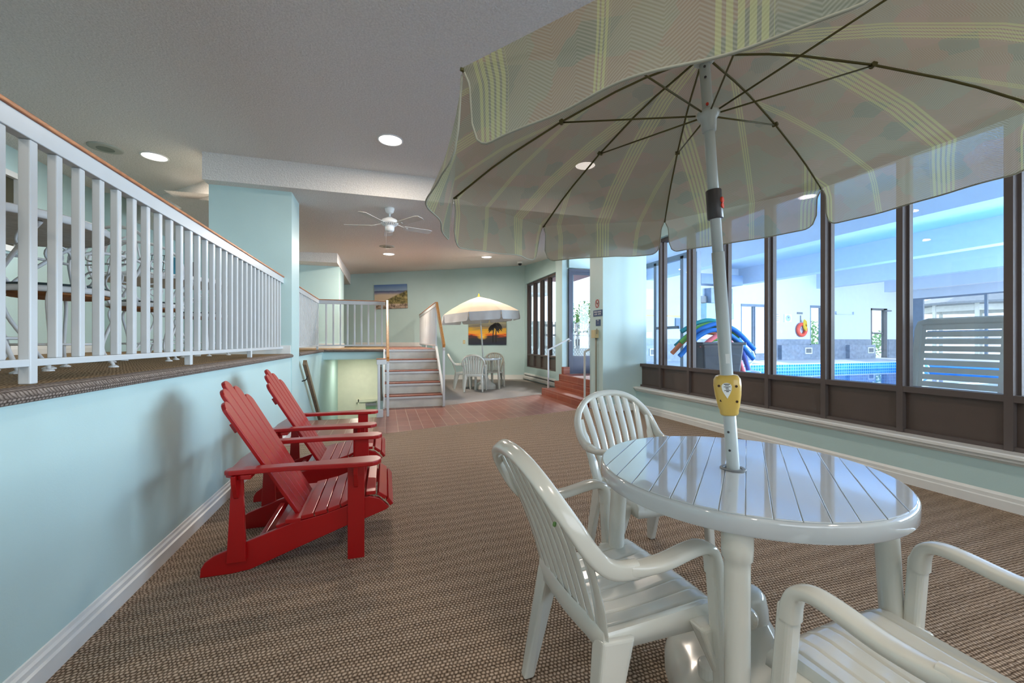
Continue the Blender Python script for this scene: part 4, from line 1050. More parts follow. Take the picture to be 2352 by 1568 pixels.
# umbrella base stands
def base_stand(loc, rot, label):
    t = thing('umbrella_base', label, 'umbrella stand', loc, rot, 'white umbrella stands')
    mb = MB(); seg = 64
    prof = [(1.0, 0.0), (1.0, .05), (.97, .075), (.90, .10), (.74, .125), (.52, .165), (.36, .215), (.27, .25), (.22, .27)]
    vs = []
    for i, (rr_, z_) in enumerate(prof):
        for k in range(seg):
            a = 2 * PI * k / seg; lob = 1 + .09 * math.cos(4 * a) * min(1, rr_ + .1)
            vs.append((.245 * rr_ * lob * math.cos(a), .245 * rr_ * lob * math.sin(a), z_))
    fs = [(i * seg + k, i * seg + (k + 1) % seg, (i + 1) * seg + (k + 1) % seg, (i + 1) * seg + k) for i in range(len(prof) - 1) for k in range(seg)]
    fs += [tuple(range(seg))[::-1], tuple((len(prof) - 1) * seg + k for k in range(seg))]
    mb.add(vs, fs); o = mk('base', mb, M['plastic'], t); smooth_by_angle(o, 40)
    o = mk('neck', MB().lathe([(.055, .26), (.052, .30), (.045, .335), (.032, .35), (.024, .352)], seg=28), M['plastic'], t); smooth_by_angle(o, 40)
    for a in (.8, 2.9): mk('fill_cap', MB().lathe([(.028, .10), (.028, .135), (.022, .142), (.001, .143)], (.16 * math.cos(a), .16 * math.sin(a), .03), 20), M['plastic'], t, bevel=.003)
    mk('tightening_knob', MB().lathe([(.012, 0), (.012, .035), (.03, .037), (.03, .055), (.02, .062)], (-.045, -.02, .31), 18, (-1, -.4, .1)), M['plastic'], t, bevel=.003)
    return t
bs = base_stand((foot.x, foot.y, 0), .3, 'white plastic umbrella stand under the near table')
dup(bs, (2.255, 9.49, 0), .8, 'white plastic umbrella stand under the far table')

# ================================================================== wrought iron bistro sets on the deck
def spiral(c, r, turns, a0, plane, sgn=1, n=26):
    out = []
    for i in range(n + 1):
        q = i / n; a = a0 + sgn * 2 * PI * turns * q; rr_ = r * (1 - .82 * q)
        u, v = rr_ * math.cos(a), rr_ * math.sin(a)
        out.append(c + plane[0] * u + plane[1] * v)
    return out
def iron_chair(label, wood=True):
    t = thing('wrought_iron_chair', label, 'chair', (0, 0, 0), 0, 'white wrought iron chairs on the deck')
    I = M['iron']; mb = MB()
    ringp = [(.215 * math.cos(a * PI / 16), .215 * math.sin(a * PI / 16), .405) for a in range(32)]
    mk('seat_ring', MB().sweep(ringp, .008, .016, 8, closed=True), I, t, smooth=True)
    mk('seat_cushion', MB().lathe([(.205, .41), (.208, .425), (.19, .435), (.001, .438)], seg=32), M['cushion'], t, smooth=True, label='dark seat pad')
    mk('seat_board', MB().lathe([(.17, .372), (.20, .38), (.205, .405)], seg=20), M['ply'], t, label='bare plywood seat board')
    for a in (PI / 4, 3 * PI / 4, 5 * PI / 4, 7 * PI / 4):
        ca, sa = math.cos(a), math.sin(a)
        lg = mk('leg', MB().sweep(bez([(.20 * ca, .20 * sa, .40), (.235 * ca, .235 * sa, .33), (.19 * ca, .19 * sa, .20), (.17 * ca, .17 * sa, .10), (.215 * ca, .215 * sa, .012)], 6), .0085, seg=8), I, t, smooth=True)
        mk('foot_pad', MB().lathe([(.022, 0), (.022, .005), (.012, .012)], (.215 * ca, .215 * sa, 0), 14), I, lg)
    mk('stretcher_ring', MB().sweep([(.165 * math.cos(a * PI / 12), .165 * math.sin(a * PI / 12), .13) for a in range(24)], .006, seg=8, closed=True), I, t, smooth=True)
    # back: heart shaped hoop with scrolls
    bp = lambda x, z: Vector((x, -.205 - (z - .42) * .18, z))
    hoop = [bp(-.15, .40), bp(-.20, .50), bp(-.245, .62), bp(-.235, .72), bp(-.17, .79), bp(-.06, .825), bp(.06, .825), bp(.17, .79), bp(.235, .72), bp(.245, .62), bp(.20, .50), bp(.15, .40)]
    mb = MB().sweep(bez(hoop, 5), .009, seg=8)
    X, Z = Vector((1, 0, 0)), Vector((0, -.18, 1)).normalized()
    for s in (-1, 1):
        mb.sweep(spiral(bp(s * .10, .68), .085, 1.7, PI / 2, (X * s, Z)), .0055, seg=6)
        mb.sweep(spiral(bp(s * .085, .50), .07, 1.6, -PI / 2, (X * s, Z), -1), .0055, seg=6)
        mb.sweep(bez([bp(s * .01, .42), bp(s * .03, .58), bp(s * .015, .70), bp(0, .82)], 5), .005, seg=6)
        mb.sweep(bez([bp(s * .24, .64), bp(s * .17, .60), bp(s * .10, .595), bp(0, .60)], 5), .005, seg=6)
    mk('backrest', mb, I, t, smooth=True)
    for s in (-1, 1):
        mk('armrest', MB().sweep(bez([tuple(bp(s * .24, .60)), (s * .27, -.12, .61), (s * .27, .04, .60), (s * .24, .10, .55), (s * .215, .05, .45), (s * .20, .03, .41)], 6), .008, seg=8), I, t, smooth=True)
    return t
def iron_table(label, loc, rot=0):
    t = thing('wrought_iron_table', label, 'table', loc, rot, 'white wrought iron tables on the deck')
    I = M['iron']
    mk('tabletop', MB().lathe([(.435, .685), (.455, .687), (.455, .715), (.44, .717), (.001, .717)], seg=48), M['brushed'], t, bevel=.003)
    mk('rim', MB().sweep([(.457 * math.cos(a * PI / 24), .457 * math.sin(a * PI / 24), .70) for a in range(48)], .007, .02, 8, closed=True), I, t, smooth=True)
    for k in range(4):
        a = PI / 4 + k * PI / 2; ca, sa = math.cos(a), math.sin(a); e = Vector((ca, sa, 0)); z = Vector((0, 0, 1))
        mb = MB().sweep(bez([e * .40 + z * .68, e * .30 + z * .60, e * .12 + z * .42, e * .10 + z * .30, e * .20 + z * .12, e * .27 + z * .012], 6), .0095, seg=8)
        mb.sweep([p for p in spiral(e * .30 + z * .60, .065, 1.4, 0, (e, z))], .006, seg=6)
        lg = mk('leg', mb, I, t, smooth=True)
        mk('foot_pad', MB().lathe([(.028, 0), (.028, .006), (.014, .014)], e * .27, 14), I, lg)
    mk('stretcher_ring', MB().sweep([(.17 * math.cos(a * PI / 12), .17 * math.sin(a * PI / 12), .16) for a in range(24)], .007, seg=8, closed=True).sweep([(.08 * math.cos(a * PI / 12), .08 * math.sin(a * PI / 12), .38) for a in range(24)], .006, seg=8, closed=True), I, t, smooth=True)
    return t
it = iron_table('round white wrought iron table at the near end of the deck', (-1.82, 2.56, DECK), .3)
dup(it, (-1.95, 4.62, DECK), .1, 'round white wrought iron table farther along the deck, with a brochure rack on it')
ic = iron_chair('white wrought iron chair tucked under the near deck table, wooden seat underside showing')
ic.location = (-1.66, 2.80, DECK); ic.rotation_euler = (0, 0, 2.75)
dup(ic, (-1.70, 3.74, DECK), .25, 'white wrought iron chair between the two deck tables, scrolled back to the viewer')
dup(ic, (-1.78, 4.98, DECK), 2.9, 'white wrought iron chair behind the farther deck table')
dup(ic, (-1.62, 1.72, DECK), .4, 'white wrought iron chair at the very left, before the near deck table')
br = thing('brochure_rack', 'wire brochure rack with blue leaflets on the farther deck table', 'brochure rack', (-1.94, 4.42, DECK + .717))
mb = MB()
for k in range(5): mb.sweep([(-.09 + .045 * k, 0, 0), (-.09 + .045 * k, .04, .20)], .003, seg=6)
for k in range(4): mb.sweep([(-.09, .013 * k, .065 * k + .003), (.09, .013 * k, .065 * k + .003)], .003, seg=6)
mk('wire_frame', mb, M['black'], br)
mk('leaflet', MB().beam((.10, -.02, .09), (.20, -.02, .09), .004, .17, up=(0, 0, 1)), mat('leaflet_blue', (70, 150, 180), .5), br)
mk('leaflet', MB().beam((.24, .03, .08), (.30, .03, .08), .004, .14, up=(0, 0, 1)), M['darkplastic'], br)
wd = struct('window_17', MB().box(-3.83, -3.77, 4.3, 4.36, 2.05, 2.9).box(-3.83, -3.77, 5.82, 5.88, 2.05, 2.9).box(-3.83, -3.77, 4.36, 5.82, 2.84, 2.9).box(-3.83, -3.77, 4.36, 5.82, 2.05, 2.11).box(-3.83, -3.79, 5.06, 5.1, 2.11, 2.84), M['white'])
mk('glass_pane', MB().box(-3.83, -3.82, 4.36, 5.82, 2.11, 2.84), mat('dim_interior_glass', (62, 60, 44), .2), wd)

# ================================================================== pool hall
PF = .41
struct('floor_pool', MB().box(4.05, 7.8, -6, 5.3, PF - .1, PF).box(5.3, 7.8, 5.3, 12.2, PF - .1, PF).box(7.8, 17.0, 9.8, 12.2, PF - .1, PF).box(17.0, 21.8, -6, 12.2, PF - .1, PF).box(7.8, 17, -6, -3.5, PF - .1, PF), M['pooldeck'])
struct('wall_pool_basin', MB().box(7.7, 7.81, -3.5, 9.79, -1.1, PF - .03).box(16.99, 17.1, -3.5, 9.79, -1.1, PF - .03).box(7.7, 17.1, 9.79, 9.9, -1.1, PF - .03).box(7.7, 17.1, -3.6, -3.49, -1.1, PF - .03), M['pooltile'])
struct('floor_pool_basin', MB().box(7.7, 17.1, -3.6, 9.9, -1.2, -1.1), M['poolfloor'])
wt = mk('pool_water', MB().box(7.815, 16.985, -3.485, 9.785, .19, .20), M['water']); tag(wt, 'still blue water of the indoor swimming pool behind the windows', 'water')
# far pool wall with two sliding windows and a door
mb = MB()
segs = [(7.3, 12.63, PF, 4.0), (12.63, 13.9, PF, .60), (12.63, 13.9, 2.5, 4.0), (13.9, 16.08, PF, 4.0), (16.08, 17.3, PF, .95), (16.08, 17.3, 2.53, 4.0), (17.3, 19.5, PF, 4.0), (19.5, 20.5, 2.5, 4.0), (20.5, 21.8, PF, 4.0)]
for x0, x1, z0, z1 in segs: mb.box(x0, x1, 12.2, 12.35, z0, z1)
struct('wall_pool_far', mb, M['poolwall'])
mb = MB()
for x0, x1 in ((7.3, 12.6), (13.9, 16.05), (17.3, 19.48), (20.52, 21.8)): mb.box(x0, x1, 12.17, 12.2, PF, 1.19)
struct('trim_6', mb, M['wainscot'])
struct('trim_7', MB().box(14.4, 16.9, 12.02, 12.17, PF, .96).box(18.0, 20.0 - .5, 12.02, 12.17, PF, .96).box(12.63, 13.9, 12.05, 12.17, PF, .60).box(8.0, 9.2, 12.02, 12.17, PF, .96), M['wainscot'])
fr2 = mat('grey_window_frame', (120, 134, 150), .4)
def slider(n, x0, x1, z0, z1):
    mb = MB().box(x0, x0 + .05, 12.2, 12.28, z0, z1).box(x1 - .05, x1, 12.2, 12.28, z0, z1).box(x0, x1, 12.2, 12.28, z0, z0 + .05).box(x0, x1, 12.17, 12.28, z1 - .09, z1)
    xm = (x0 + x1) / 2; mb.box(xm - .06, xm - .02, 12.2, 12.28, z0, z1).box(xm + .02, xm + .06, 12.2, 12.28, z0, z1)
    w = struct('window_%d' % n, mb, fr2)
    mk('glass_pane', MB().box(x0 + .04, x1 - .04, 12.235, 12.24, z0 + .04, z1 - .04), M['glass'], w)
slider(18, 12.63, 13.9, .60, 2.5); slider(19, 16.08, 17.3, .95, 2.53)
dd = struct('door_3', MB().box(19.5, 19.58, 12.2, 12.3, PF, 2.5).box(20.3, 20.5, 12.2, 12.3, PF, 2.5).box(19.5, 20.5, 12.2, 12.3, 2.42, 2.5).box(19.58, 20.3, 12.22, 12.28, 1.42, 1.48), mat('grey_door_frame', (92, 92, 96), .4))
mk('glass_pane', MB().box(19.58, 20.3, 12.24, 12.25, PF, 2.42), M['glass'], dd)
mk('door_closer', MB().box(20.25, 20.65, 12.12, 12.18, 2.38, 2.43), M['grey'], dd)
# far right window wall x=21.8
mb = MB().box(21.8, 21.95, -6, 12.35, 2.95, 4.0).box(21.8, 21.95, -6, 12.35, PF, .5)
struct('wall_pool_right', mb, M['poolwall'])
yy = [12.2, 9.75, 8.5, 7.2, 5.9, 4.6, 3.3, 2.0, .7, -.6, -1.9, -3.2, -4.5, -6]
struct('window_21', MB().box(21.8, 21.9, 11.7, 12.2, PF, 2.95).box(21.8, 21.88, 11.66, 11.7, .5, 2.95).box(21.8, 21.88, 9.71, 9.79, .5, 2.95).box(21.8, 21.88, 9.79, 11.66, 2.88, 2.95).box(21.8, 21.88, 9.79, 11.66, 1.5, 1.55), fr2)
for k in range(1, len(yy) - 1):
    y1, y0 = yy[k], yy[k + 1]
    w = struct('window_%d' % (21 + k), MB().box(21.8, 21.88, y0 - .045, y0 + .045, .5, 2.95).box(21.8, 21.88, y0 + .045, y1 - .045, 2.9, 2.95).box(21.8, 21.88, y0 + .045, y1 - .045, .5, .56).box(21.82, 21.86, y0 + .045, y1 - .045, 1.5, 1.54), fr2)
# ceiling and beams
struct('ceiling_pool', MB().box(4.05, 21.95, -6, 12.35, 3.78, 3.88), M['poolwall'])
for k, xb in enumerate((8.75, 12.7, 16.6, 20.5)):
    struct('ceiling_beam_%s' % ('abcd'[k]), MB().box(xb - .18, xb + .18, -6, 12.2, 3.2, 3.78), M['poolwall'])
struct('wall_pool_near', MB().box(4.0, 4.1, -6, 6.0, 3.28, 3.9).box(4.0, 4.1, 6.0, 8.1, 3.28, 3.9), M['poolwall'])
struct('wall_pool_diagonal', MB().prism([(5.3, 8.1), (7.4, 12.2), (7.3, 12.3), (5.2, 8.2)], PF, 3.88), M['poolwall'])
struct('wall_pool_south', MB().box(4.0, 4.4, -6.1, -6.0, PF, 3.9).box(20.6, 21.9, -6.1, -6, PF, 3.9).box(4.4, 20.6, -6.1, -6, PF, .7).box(4.4, 20.6, -6.1, -6, 3.35, 3.9), M['poolwall'])
# glazed vestibule partition x=5
fr3 = mat('steel_blue_frame', (104, 122, 142), .4)
pf = MB()
for y in (5.72, 6.05, 6.80, 7.45, 8.05): pf.box(4.96, 5.04, y - .04, y + .04, PF, 2.6)
pf.box(4.96, 5.04, 5.72, 8.05, 2.55, 2.64).box(4.96, 5.04, 5.72, 8.05, PF, PF + .2)
vp = struct('wall_vestibule', pf, fr3)
mk('glass_pane', MB().box(4.997, 5.003, 5.74, 8.03, PF + .2, 2.56), M['glass'], vp)
mk('push_bar', MB().beam((4.93, 6.1, 1.35), (4.93, 6.75, 1.35), .03, .05), fr3, vp)

def ac(x, label):
    t = thing('wall_vent_unit', label, 'vent', (x, 12.02 if x < 20 else 12.17, .74), 0, 'framed wall vents along the pool')
    mk('frame', MB().box(-.18, .18, -.03, 0, .085, .12).box(-.18, .18, -.03, 0, -.12, -.085).box(-.18, -.145, -.03, 0, -.085, .085).box(.145, .18, -.03, 0, -.085, .085), M['signwhite'], t)
    g_ = MB()
    for k in range(7): g_.box(-.145, .145, -.02, -.005, -.08 + .024 * k, -.066 + .024 * k)
    mk('grille', g_.box(-.145, .145, -.006, 0, -.085, .085), M['grey'], t)
ac(15.74, 'white framed wall vent below the orange life ring')
ac(19.2, 'white framed wall vent beside the grey pool door')
ac(8.72, 'white framed wall vent at the left end of the pool hall')
lr = thing('life_ring', 'orange life ring with yellow rope on the white pool wall', 'life ring', (15.56, 12.2, 1.56))
mk('ring', MB().sweep([(.20 * math.cos(a * PI / 20), -.07, .215 * math.sin(a * PI / 20)) for a in range(40)], .068, .06, 14, up=(0, 1, 0), closed=True), mat('life_ring_orange', (226, 84, 62), .5), lr, smooth=True)
rp = MB()
for k in range(5): rp.sweep([(.05 + .05 * math.cos(a * PI / 8) + .008 * k, -.13 - .01 * k, .20 + .20 * math.sin(a * PI / 8) - .012 * k) for a in range(16)], .012, seg=6, closed=True)
mk('rope', rp, mat('yellow_rope', (226, 186, 50), .7), lr, smooth=True)
mk('hook', MB().box(-.015, .015, -.03, 0, .30, .56), M['grey'], lr)
tag(mk('wall_plaque', MB().box(15.38, 15.68, 12.19, 12.2, 2.17, 2.25), M['grey']), 'small dark plaque above the orange life ring', 'sign')
ck = thing('wall_clock', 'square white wall clock left of the life ring', 'clock', (14.9, 12.2, 2.0))
mk('case', MB().box(-.19, .19, -.03, 0, -.16, .16), M['signwhite'], ck, bevel=.01)
mk('dial', MB().lathe([(.12, 0), (.12, .006)], (0, -.03, 0), 28, (0, -1, 0)), mat('clock_dial_blue', (170, 190, 225), .4), ck)
mk('clock_hands', MB().beam((0, -.038, 0), (.05, -.038, .05), .012, .004, up=(0, 1, 0)).beam((0, -.038, 0), (-.03, -.038, .08), .01, .004, up=(0, 1, 0)), M['black'], ck)
nt_ = thing('wall_notice', 'faint printed notice on the white pool wall beside the clock', 'sign', (14.35, 12.2, 2.0))
mk('sheet', MB().box(-.14, .14, -.005, 0, -.18, .18), M['signwhite'], nt_)
mk('printed_lines', MB().box(-.1, .1, -.008, -.005, .13, .15).box(-.12, .12, -.008, -.005, .05, .065).box(-.1, .1, -.008, -.005, -.02, -.005).box(-.1, .1, -.008, -.005, -.09, -.075), M['grey'], nt_)
# left end of the pool hall: sink, boards, cabinets, stripe
tag(mk('wall_stripe', MB().box(7.45, 10.3, 12.185, 12.2, 1.97, 2.01), mat('yellow_stripe', (222, 190, 100), .5)), 'thin yellow stripe along the pool hall wall', 'stripe')
tag(mk('red_tag', MB().box(8.85, 9.12, 12.17, 12.185, 2.02, 2.08), M['signred']), 'small red tag just above the yellow wall stripe', 'sign')
tag(mk('notice_board', MB().box(9.72, 10.3, 12.15, 12.2, 1.55, 1.92), mat('grey_blue_board', (104, 124, 148), .5)), 'grey blue notice board left of the noodle bin', 'board')
tag(mk('wall_window_panel', MB().box(8.35, 8.9, 12.18, 12.2, 2.2, 2.9), M['signwhite']), 'white panel high on the wall above the yellow stripe', 'panel')
sk = thing('drinking_fountain', 'small white drinking fountain on the pool hall wall', 'fountain', (8.4, 12.2, 1.2))
mk('basin', MB().box(-.18, .18, -.3, 0, 0, .24), M['signwhite'], sk, bevel=.03)
mk('spout', MB().sweep(bez([(0, -.05, .24), (0, -.06, .34), (0, -.14, .36), (0, -.18, .31)], 5), .015, seg=8), M['grey'], sk)
cb1 = thing('wall_cabinet', 'pale green wall cabinet above the noodle bin', 'cabinet', (11.35, 12.2, 2.3))
mk('body', MB().box(-.6, .6, -.35, 0, -.4, .15), mat('pale_green_cabinet', (170, 205, 205), .5), cb1, bevel=.01)
mk('upper_box', MB().box(-.35, .6, -.30, 0, .16, .70), mat('steel_grey_box', (140, 156, 176), .5), cb1, bevel=.01)
mk('label_sheet', MB().box(-.62, -.36, -.12, 0, .18, .42), M['grey'], cb1)
tag(mk('duct', MB().box(10.4, 12.2, 11.7, 12.18, 3.1, 3.45), mat('steel_duct', (120, 140, 166), .4)), 'grey blue duct box high on the pool hall wall', 'duct')
tag(mk('white_board', MB().box(11.0, 12.1, 12.165, 12.195, 1.35, 1.85), mat('pale_board', (176, 188, 200), .5)), 'pale message board under the green wall cabinet', 'board')
hr_ = thing('towel_rail', 'thin white towel rail on the pool wall left of the grey door', 'rail', (17.93, 12.2, 2.2))
mk('bar', MB().box(-.5, .5, -.06, -.04, -.01, .01).box(-.5, -.48, -.06, 0, -.01, .12).box(.48, .5, -.06, 0, -.01, .12), M['curtainblue'], hr_)
# pool rail loops
pr = thing('pool_grab_rail', 'white looping grab rail at the near edge of the pool', 'rail', (8.0, 7.6, PF))
mk('tube', MB().sweep(bez([(-.25, -.6, 0), (-.25, -.6, .02), (-.2, -.3, .0 + .05), (.3, .3, .04), (.65, .5, .1), (.75, .45, .28), (.5, .3, .48), (.1, .2, .62), (-.3, .1, .66), (-.5, .05, .4), (-.52, .05, 0)], 6), .022, seg=8), M['signwhite'], pr, smooth=True)
bo = thing('float_buoy', 'white and blue float on the pool water', 'float', (15.2, 8.2, .205))
mk('float_body', MB().lathe([(.02, -.28), (.13, -.2), (.17, 0), (.13, .2), (.02, .28)], (0, 0, .1), 20, (1, 0, 0)), M['signwhite'], bo, smooth=True)
mk('band', MB().lathe([(.175, -.05), (.175, .05)], (0, 0, .1), 20, (1, 0, 0)), mat('float_blue', (90, 160, 220), .5), bo, smooth=True)

# noodle bin
nbx, nby = 4.74, 5.05
bn = thing('noodle_bin', 'charcoal plastic bin holding foam pool noodles behind the window', 'bin', (nbx, nby, PF), -.29)
mb = MB().loft([(-.24, -.2, 0), (.24, -.2, 0), (.24, .2, 0), (-.24, .2, 0)], [(-.30, -.25, .66), (.30, -.25, .66), (.30, .25, .66), (-.30, .25, .66)])
mk('body', mb, M['darkgrey'], bn, bevel=.02)
mk('rim', MB().box(-.32, .32, -.27, .27, .64, .68), M['darkgrey'], bn, bevel=.01)
ng = 'foam pool noodles in the bin'
R_ = Vector((math.cos(-.29), math.sin(-.29), 0)); F_ = Vector((-R_.y, R_.x, 0))
cols = {'teal': (0, 138, 150), 'blue': (0, 112, 200), 'green': (110, 180, 80), 'pink': (240, 120, 130), 'orange': (230, 130, 84), 'royal': (20, 90, 190), 'violet': (84, 110, 200)}
noods = [  # lateral x0, z0, apex x, z, x1, z1, depth, colour, label
    (-.47, 1.25, -.02, 1.42, .50, 1.02, .10, 'teal', 'teal pool noodle arching highest over the bin'),
    (-.50, 1.08, -.05, 1.36, .40, 1.18, .05, 'green', 'lime green pool noodle under the teal one'),
    (-.38, 1.18, .04, 1.36, .58, .98, -.02, 'blue', 'bright blue pool noodle reaching farthest right'),
    (-.54, 1.03, -.1, 1.28, .32, 1.20, .14, 'teal', 'teal pool noodle drooping low on the left'),
    (-.62, .92, -.15, 1.24, .30, 1.16, .08, 'orange', 'orange pool noodle poking out at the lower left'),
    (-.58, .88, -.05, 1.27, .52, .84, -.10, 'blue', 'wide blue pool noodle in front, ends low on both sides'),
    (-.28, 1.0, .02, 1.19, .36, .58, -.16, 'pink', 'pink pool noodle hanging lowest on the right'),
    (.02, 1.12, .22, 1.16, .46, .68, -.08, 'violet', 'violet blue pool noodle beside the pink one'),
    (-.30, 1.14, .08, 1.30, .46, 1.05, .16, 'teal', 'short teal pool noodle on the right behind the blue one'),
    (-.14, 1.12, .02, 1.14, .10, 1.10, -.12, 'green', 'short lime green noodle end at the bin rim')]
for x0, z0, xa, za, x1, z1, dp, cn, lb in noods:
    c0 = Vector((nbx, nby, 0)) + F_ * dp
    if cn + '_foam' not in bpy.data.materials: mat(cn + '_foam', cols[cn], .7)
    pts = bez([c0 + R_ * x0 + Vector((0, 0, z0)), c0 + R_ * ((x0 + xa) / 2) + Vector((0, 0, (z0 + za) / 2 + (za - z0) * .22)), c0 + R_ * xa + Vector((0, 0, za)), c0 + R_ * ((x1 + xa) / 2) + Vector((0, 0, (z1 + za) / 2 + (za - z1) * .22)), c0 + R_ * x1 + Vector((0, 0, z1))], 6)
    tag(mk('pool_noodle', MB().sweep(pts, .034, seg=14), bpy.data.materials[cn + '_foam'], smooth=False), lb, 'pool noodle', ng)
for o in [o for o in COL.objects if o.name.startswith('pool_noodle')]: smooth_by_angle(o, 50)

# sun lounger behind the window
sl = thing('sun_lounger', 'white slatted resin sun lounger with raised back behind the window', 'sun lounger', (4.42, 2.14, PF))
hw = .285; mb = MB()
def lp(y, v, o=0): return (v * .12 + o, y, .30 + v)     # back plane leans away
mb.sweep([lp(-hw, 0), lp(-hw, .50), lp(-hw + .012, .545), lp(-hw + .06, .56), lp(hw - .06, .56), lp(hw - .012, .545), lp(hw, .50), lp(hw, 0)], .030, .014, 10, up=(0, .0, 0.01) if False else (1, 0, 0.001), power=.6)
for k in range(9):
    v = .03 + k * .060
    mb.beam(lp(-hw, v), lp(hw, v), .012, .044, up=(.12, 0, 1))
for s in (-1, 1): mb.beam(lp(s * (hw - .03), 0, .0), lp(s * (hw - .03), .54, 0), .05, .016, up=(1, 0, 0))
mk('backrest', mb, M['lounge'], sl)
mb = MB().beam((0, -hw, .28), (1.35, -hw, .28), .05, .07).beam((0, hw, .28), (1.35, hw, .28), .05, .07)
mk('side_frame', mb, M['lounge'], sl, bevel=.01)
mb = MB()
for k in range(14): mb.box(.05 + k * .092, .05 + k * .092 + .07, -hw, hw, .28, .295)
mk('seat_slats', mb, M['lounge'], sl)
for x in (.02, 1.25):
    for s in (-1, 1): mk('leg', MB().beam((x, s * hw, .28), (x - .03, s * (hw + .01), 0), .05, .06, up=(1, 0, 0)), M['lounge'], sl, bevel=.01)
for s in (-1, 1): mk('back_strut', MB().beam((-.03, s * (hw + .012), .02), (.03, s * (hw + .012), .42), .05, .03, up=(1, 0, 0)), M['lounge'], sl, bevel=.008)

# ================================================================== outdoors
struct('ground_patio', MB().box(4.05, 60, 12.4, 60, .0, .2).box(22, 60, -30, 12.4, .0, .2).box(4.06, 5.2, 8.25, 12.4, .0, .2).prism([(5.2, 8.25), (7.3, 12.35), (5.2, 12.35)], 0, .2), M['concrete'])
struct('ceiling_porch', MB().box(4.05, 5.3, 8.3, 11.3, 2.86, 3.3), M['pinksoffit'])
def picket_fence(label, a, b, zb, zt, zl):
    t = thing('picket_fence', label, 'fence', (a[0], a[1], .2)); O = (a[0], a[1], .2)
    A = Vector((a[0], a[1], 0)); Bv = Vector((b[0], b[1], 0)); d = (Bv - A); n = d.length; d.normalize()
    mb = MB(); s = 0
    while s < n:
        p = A + d * s; mb.beam((p.x, p.y, zl), (p.x, p.y, zt), .06, .02, up=(d.x, d.y, 0)); s += .15
    mk('pickets', mb, M['fence'], t, off=O)
    mk('rail', MB().beam((A.x, A.y, zt - .12), (Bv.x, Bv.y, zt - .12), .04, .07).beam((A.x, A.y, zl), (Bv.x, Bv.y, zl), .04, .08).beam((A.x, A.y, zl + .38), (Bv.x, Bv.y, zl + .38), .03, .06), M['fence'], t, off=O)
    mb = MB(); s = 0; hh = zl - zb
    while s < n:
        p = A + d * s; q = A + d * min(n, s + hh)
        mb.beam((p.x, p.y, zb), (q.x, q.y, zb + min(n - s, hh)), .012, .032, up=(-d.y, d.x, 0)); mb.beam((p.x, p.y, zl), (q.x, q.y, zl - min(n - s, hh)), .012, .032, up=(-d.y, d.x, 0)); s += .13
    mk('lattice_skirt', mb, M['fence'], t, off=O)
picket_fence('white picket fence with a lattice skirt outside the entrance door', (4.6, 11.9), (7.0, 12.9), .2, 1.72, .92)
picket_fence('white picket fence with a lattice skirt outside the alcove windows', (4.5, 11.95), (4.5, 17.0), .2, 1.72, .92)
def tree(loc, h, r, label, nm='tree', m=None, n=260):
    random.seed(int(loc[0] * 10 + h * 7))
    t = thing(nm, label, nm.split('_')[0] if nm != 'tree' else 'tree', loc)
    k_ = min(1, h / 2.5); mk('trunk', MB().sweep([(0, 0, 0), (.05, 0, h * .4), (0, 0, h * .75)], [.14 * k_, .10 * k_, .05 * k_], seg=8), M['bark'], t)
    mb = MB()
    for i in range(n * 3):
        a, b_, q = random.random() * 2 * PI, math.acos(2 * random.random() - 1), random.random() ** .4
        c = Vector((r * q * math.sin(b_) * math.cos(a), r * q * math.sin(b_) * math.sin(a), h * .72 + r * .75 * q * math.cos(b_)))
        s = r * .085; q_ = Matrix.Rotation(random.random() * 6, 3, Vector((random.random(), random.random(), random.random() + .1)).normalized())
        mb.add([c + q_ @ Vector(v) * s for v in ((-1, 0, 0), (0, -.5, .2), (1, 0, 0), (0, .5, .2))], [(0, 1, 2, 3)])
    mk('crown', mb, m or M['leaf'], t, fix=False)
tree((10.3, 20.0, .2), 2.9, 1.3, 'leafy green tree beyond the fence, seen through the entrance door')
tree((15.2, 15.0, .2), .95, .55, 'round green shrub outside the sliding window', 'shrub', M['green'], 160)
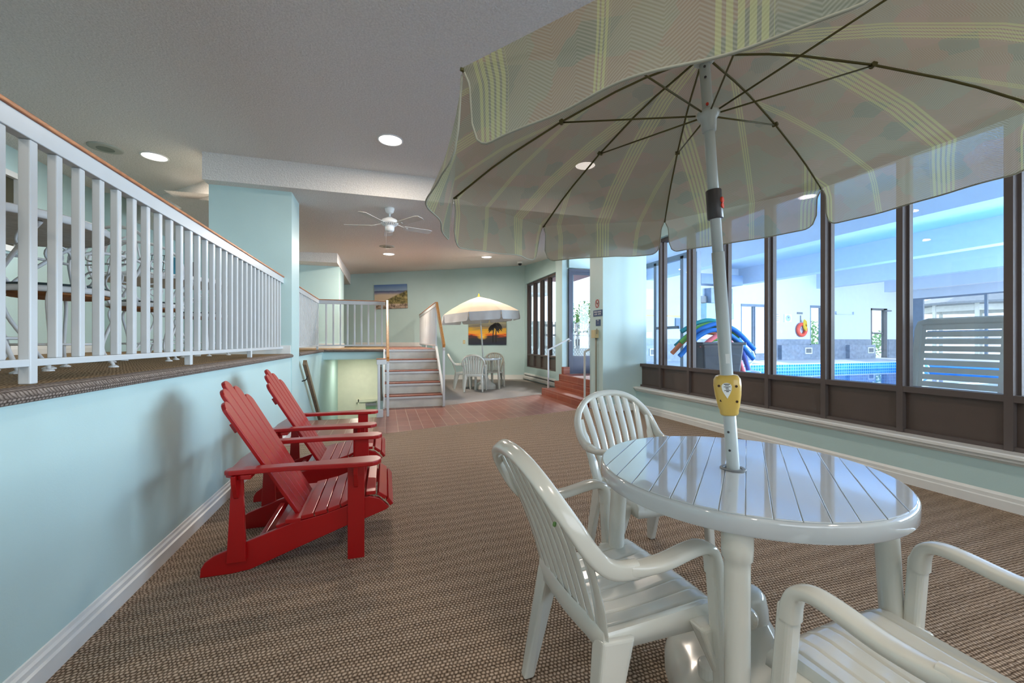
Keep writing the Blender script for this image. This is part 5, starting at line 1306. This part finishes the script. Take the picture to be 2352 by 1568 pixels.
tree((21.5, 16.5, .2), 1.5, 1.3, 'pale green shrub outside the second sliding window', 'shrub', M['green'], 200)
tree((26.5, 16.0, .2), 1.1, 1.0, 'green shrub outside the grey pool door', 'shrub', M['green'], 200)
# neighbouring building with balconies, outside the alcove windows
nbld = thing('neighbour_building', 'beige building with stacked balconies beyond the alcove windows', 'building', (7.0, 20, .2))
mk('wall', MB().box(-3.5, .2, 0, 4, 0, 9), M['stucco'], nbld)
for k in range(3):
    bl_ = mk('balcony', MB().box(-.2, .75, -.9, .1, 1.1 + k * 2.2, 1.9 + k * 2.2), M['stucco'], nbld)
    mk('balcony_slab', MB().box(-.25, .8, -.95, .1, 1.0 + k * 2.2, 1.1 + k * 2.2), M['fence'], bl_)
for k in range(3): mk('window', MB().box(-2.2, -1.2, -.03, 0, 1.6 + k * 2.2, 2.8 + k * 2.2), M['grey'], nbld)
# low house seen over the fence through the door
hs_ = thing('low_house', 'pale low house with dark windows behind the picket fence', 'building', (8.2, 16.0, .2))
mk('wall', MB().box(-1.2, 2.2, 0, 3, 0, 1.1), M['fence'], hs_)
for x in (-.7, .3, 1.3): mk('window', MB().box(x, x + .45, -.03, 0, .62, 1.0), M['darkplastic'], hs_)
# gazebo beyond the pool's right windows
gz = thing('garden_gazebo', 'white gazebo with a grey roof outside the pool hall windows', 'gazebo', (29.0, 13.2, .2))
mk('roof', MB().lathe([(2.6, 2.75), (2.6, 2.85), (.25, 3.75), (.1, 3.9)], seg=8), M['roofgrey'], gz)
for k in range(8):
    a = PI / 8 + k * PI / 4; mk('post', MB().box(2.1 * math.cos(a) - .06, 2.1 * math.cos(a) + .06, 2.1 * math.sin(a) - .06, 2.1 * math.sin(a) + .06, 0, 2.8), M['fence'], gz)
    b = a + PI / 4; mk('fretwork', MB().beam((2.1 * math.cos(a), 2.1 * math.sin(a), 2.55), (2.1 * math.cos(b), 2.1 * math.sin(b), 2.55), .05, .28), M['fence'], gz)
struct('trim_8', MB().box(22.6, 22.65, -12, 12, 1.2, 1.26), M['fence'])
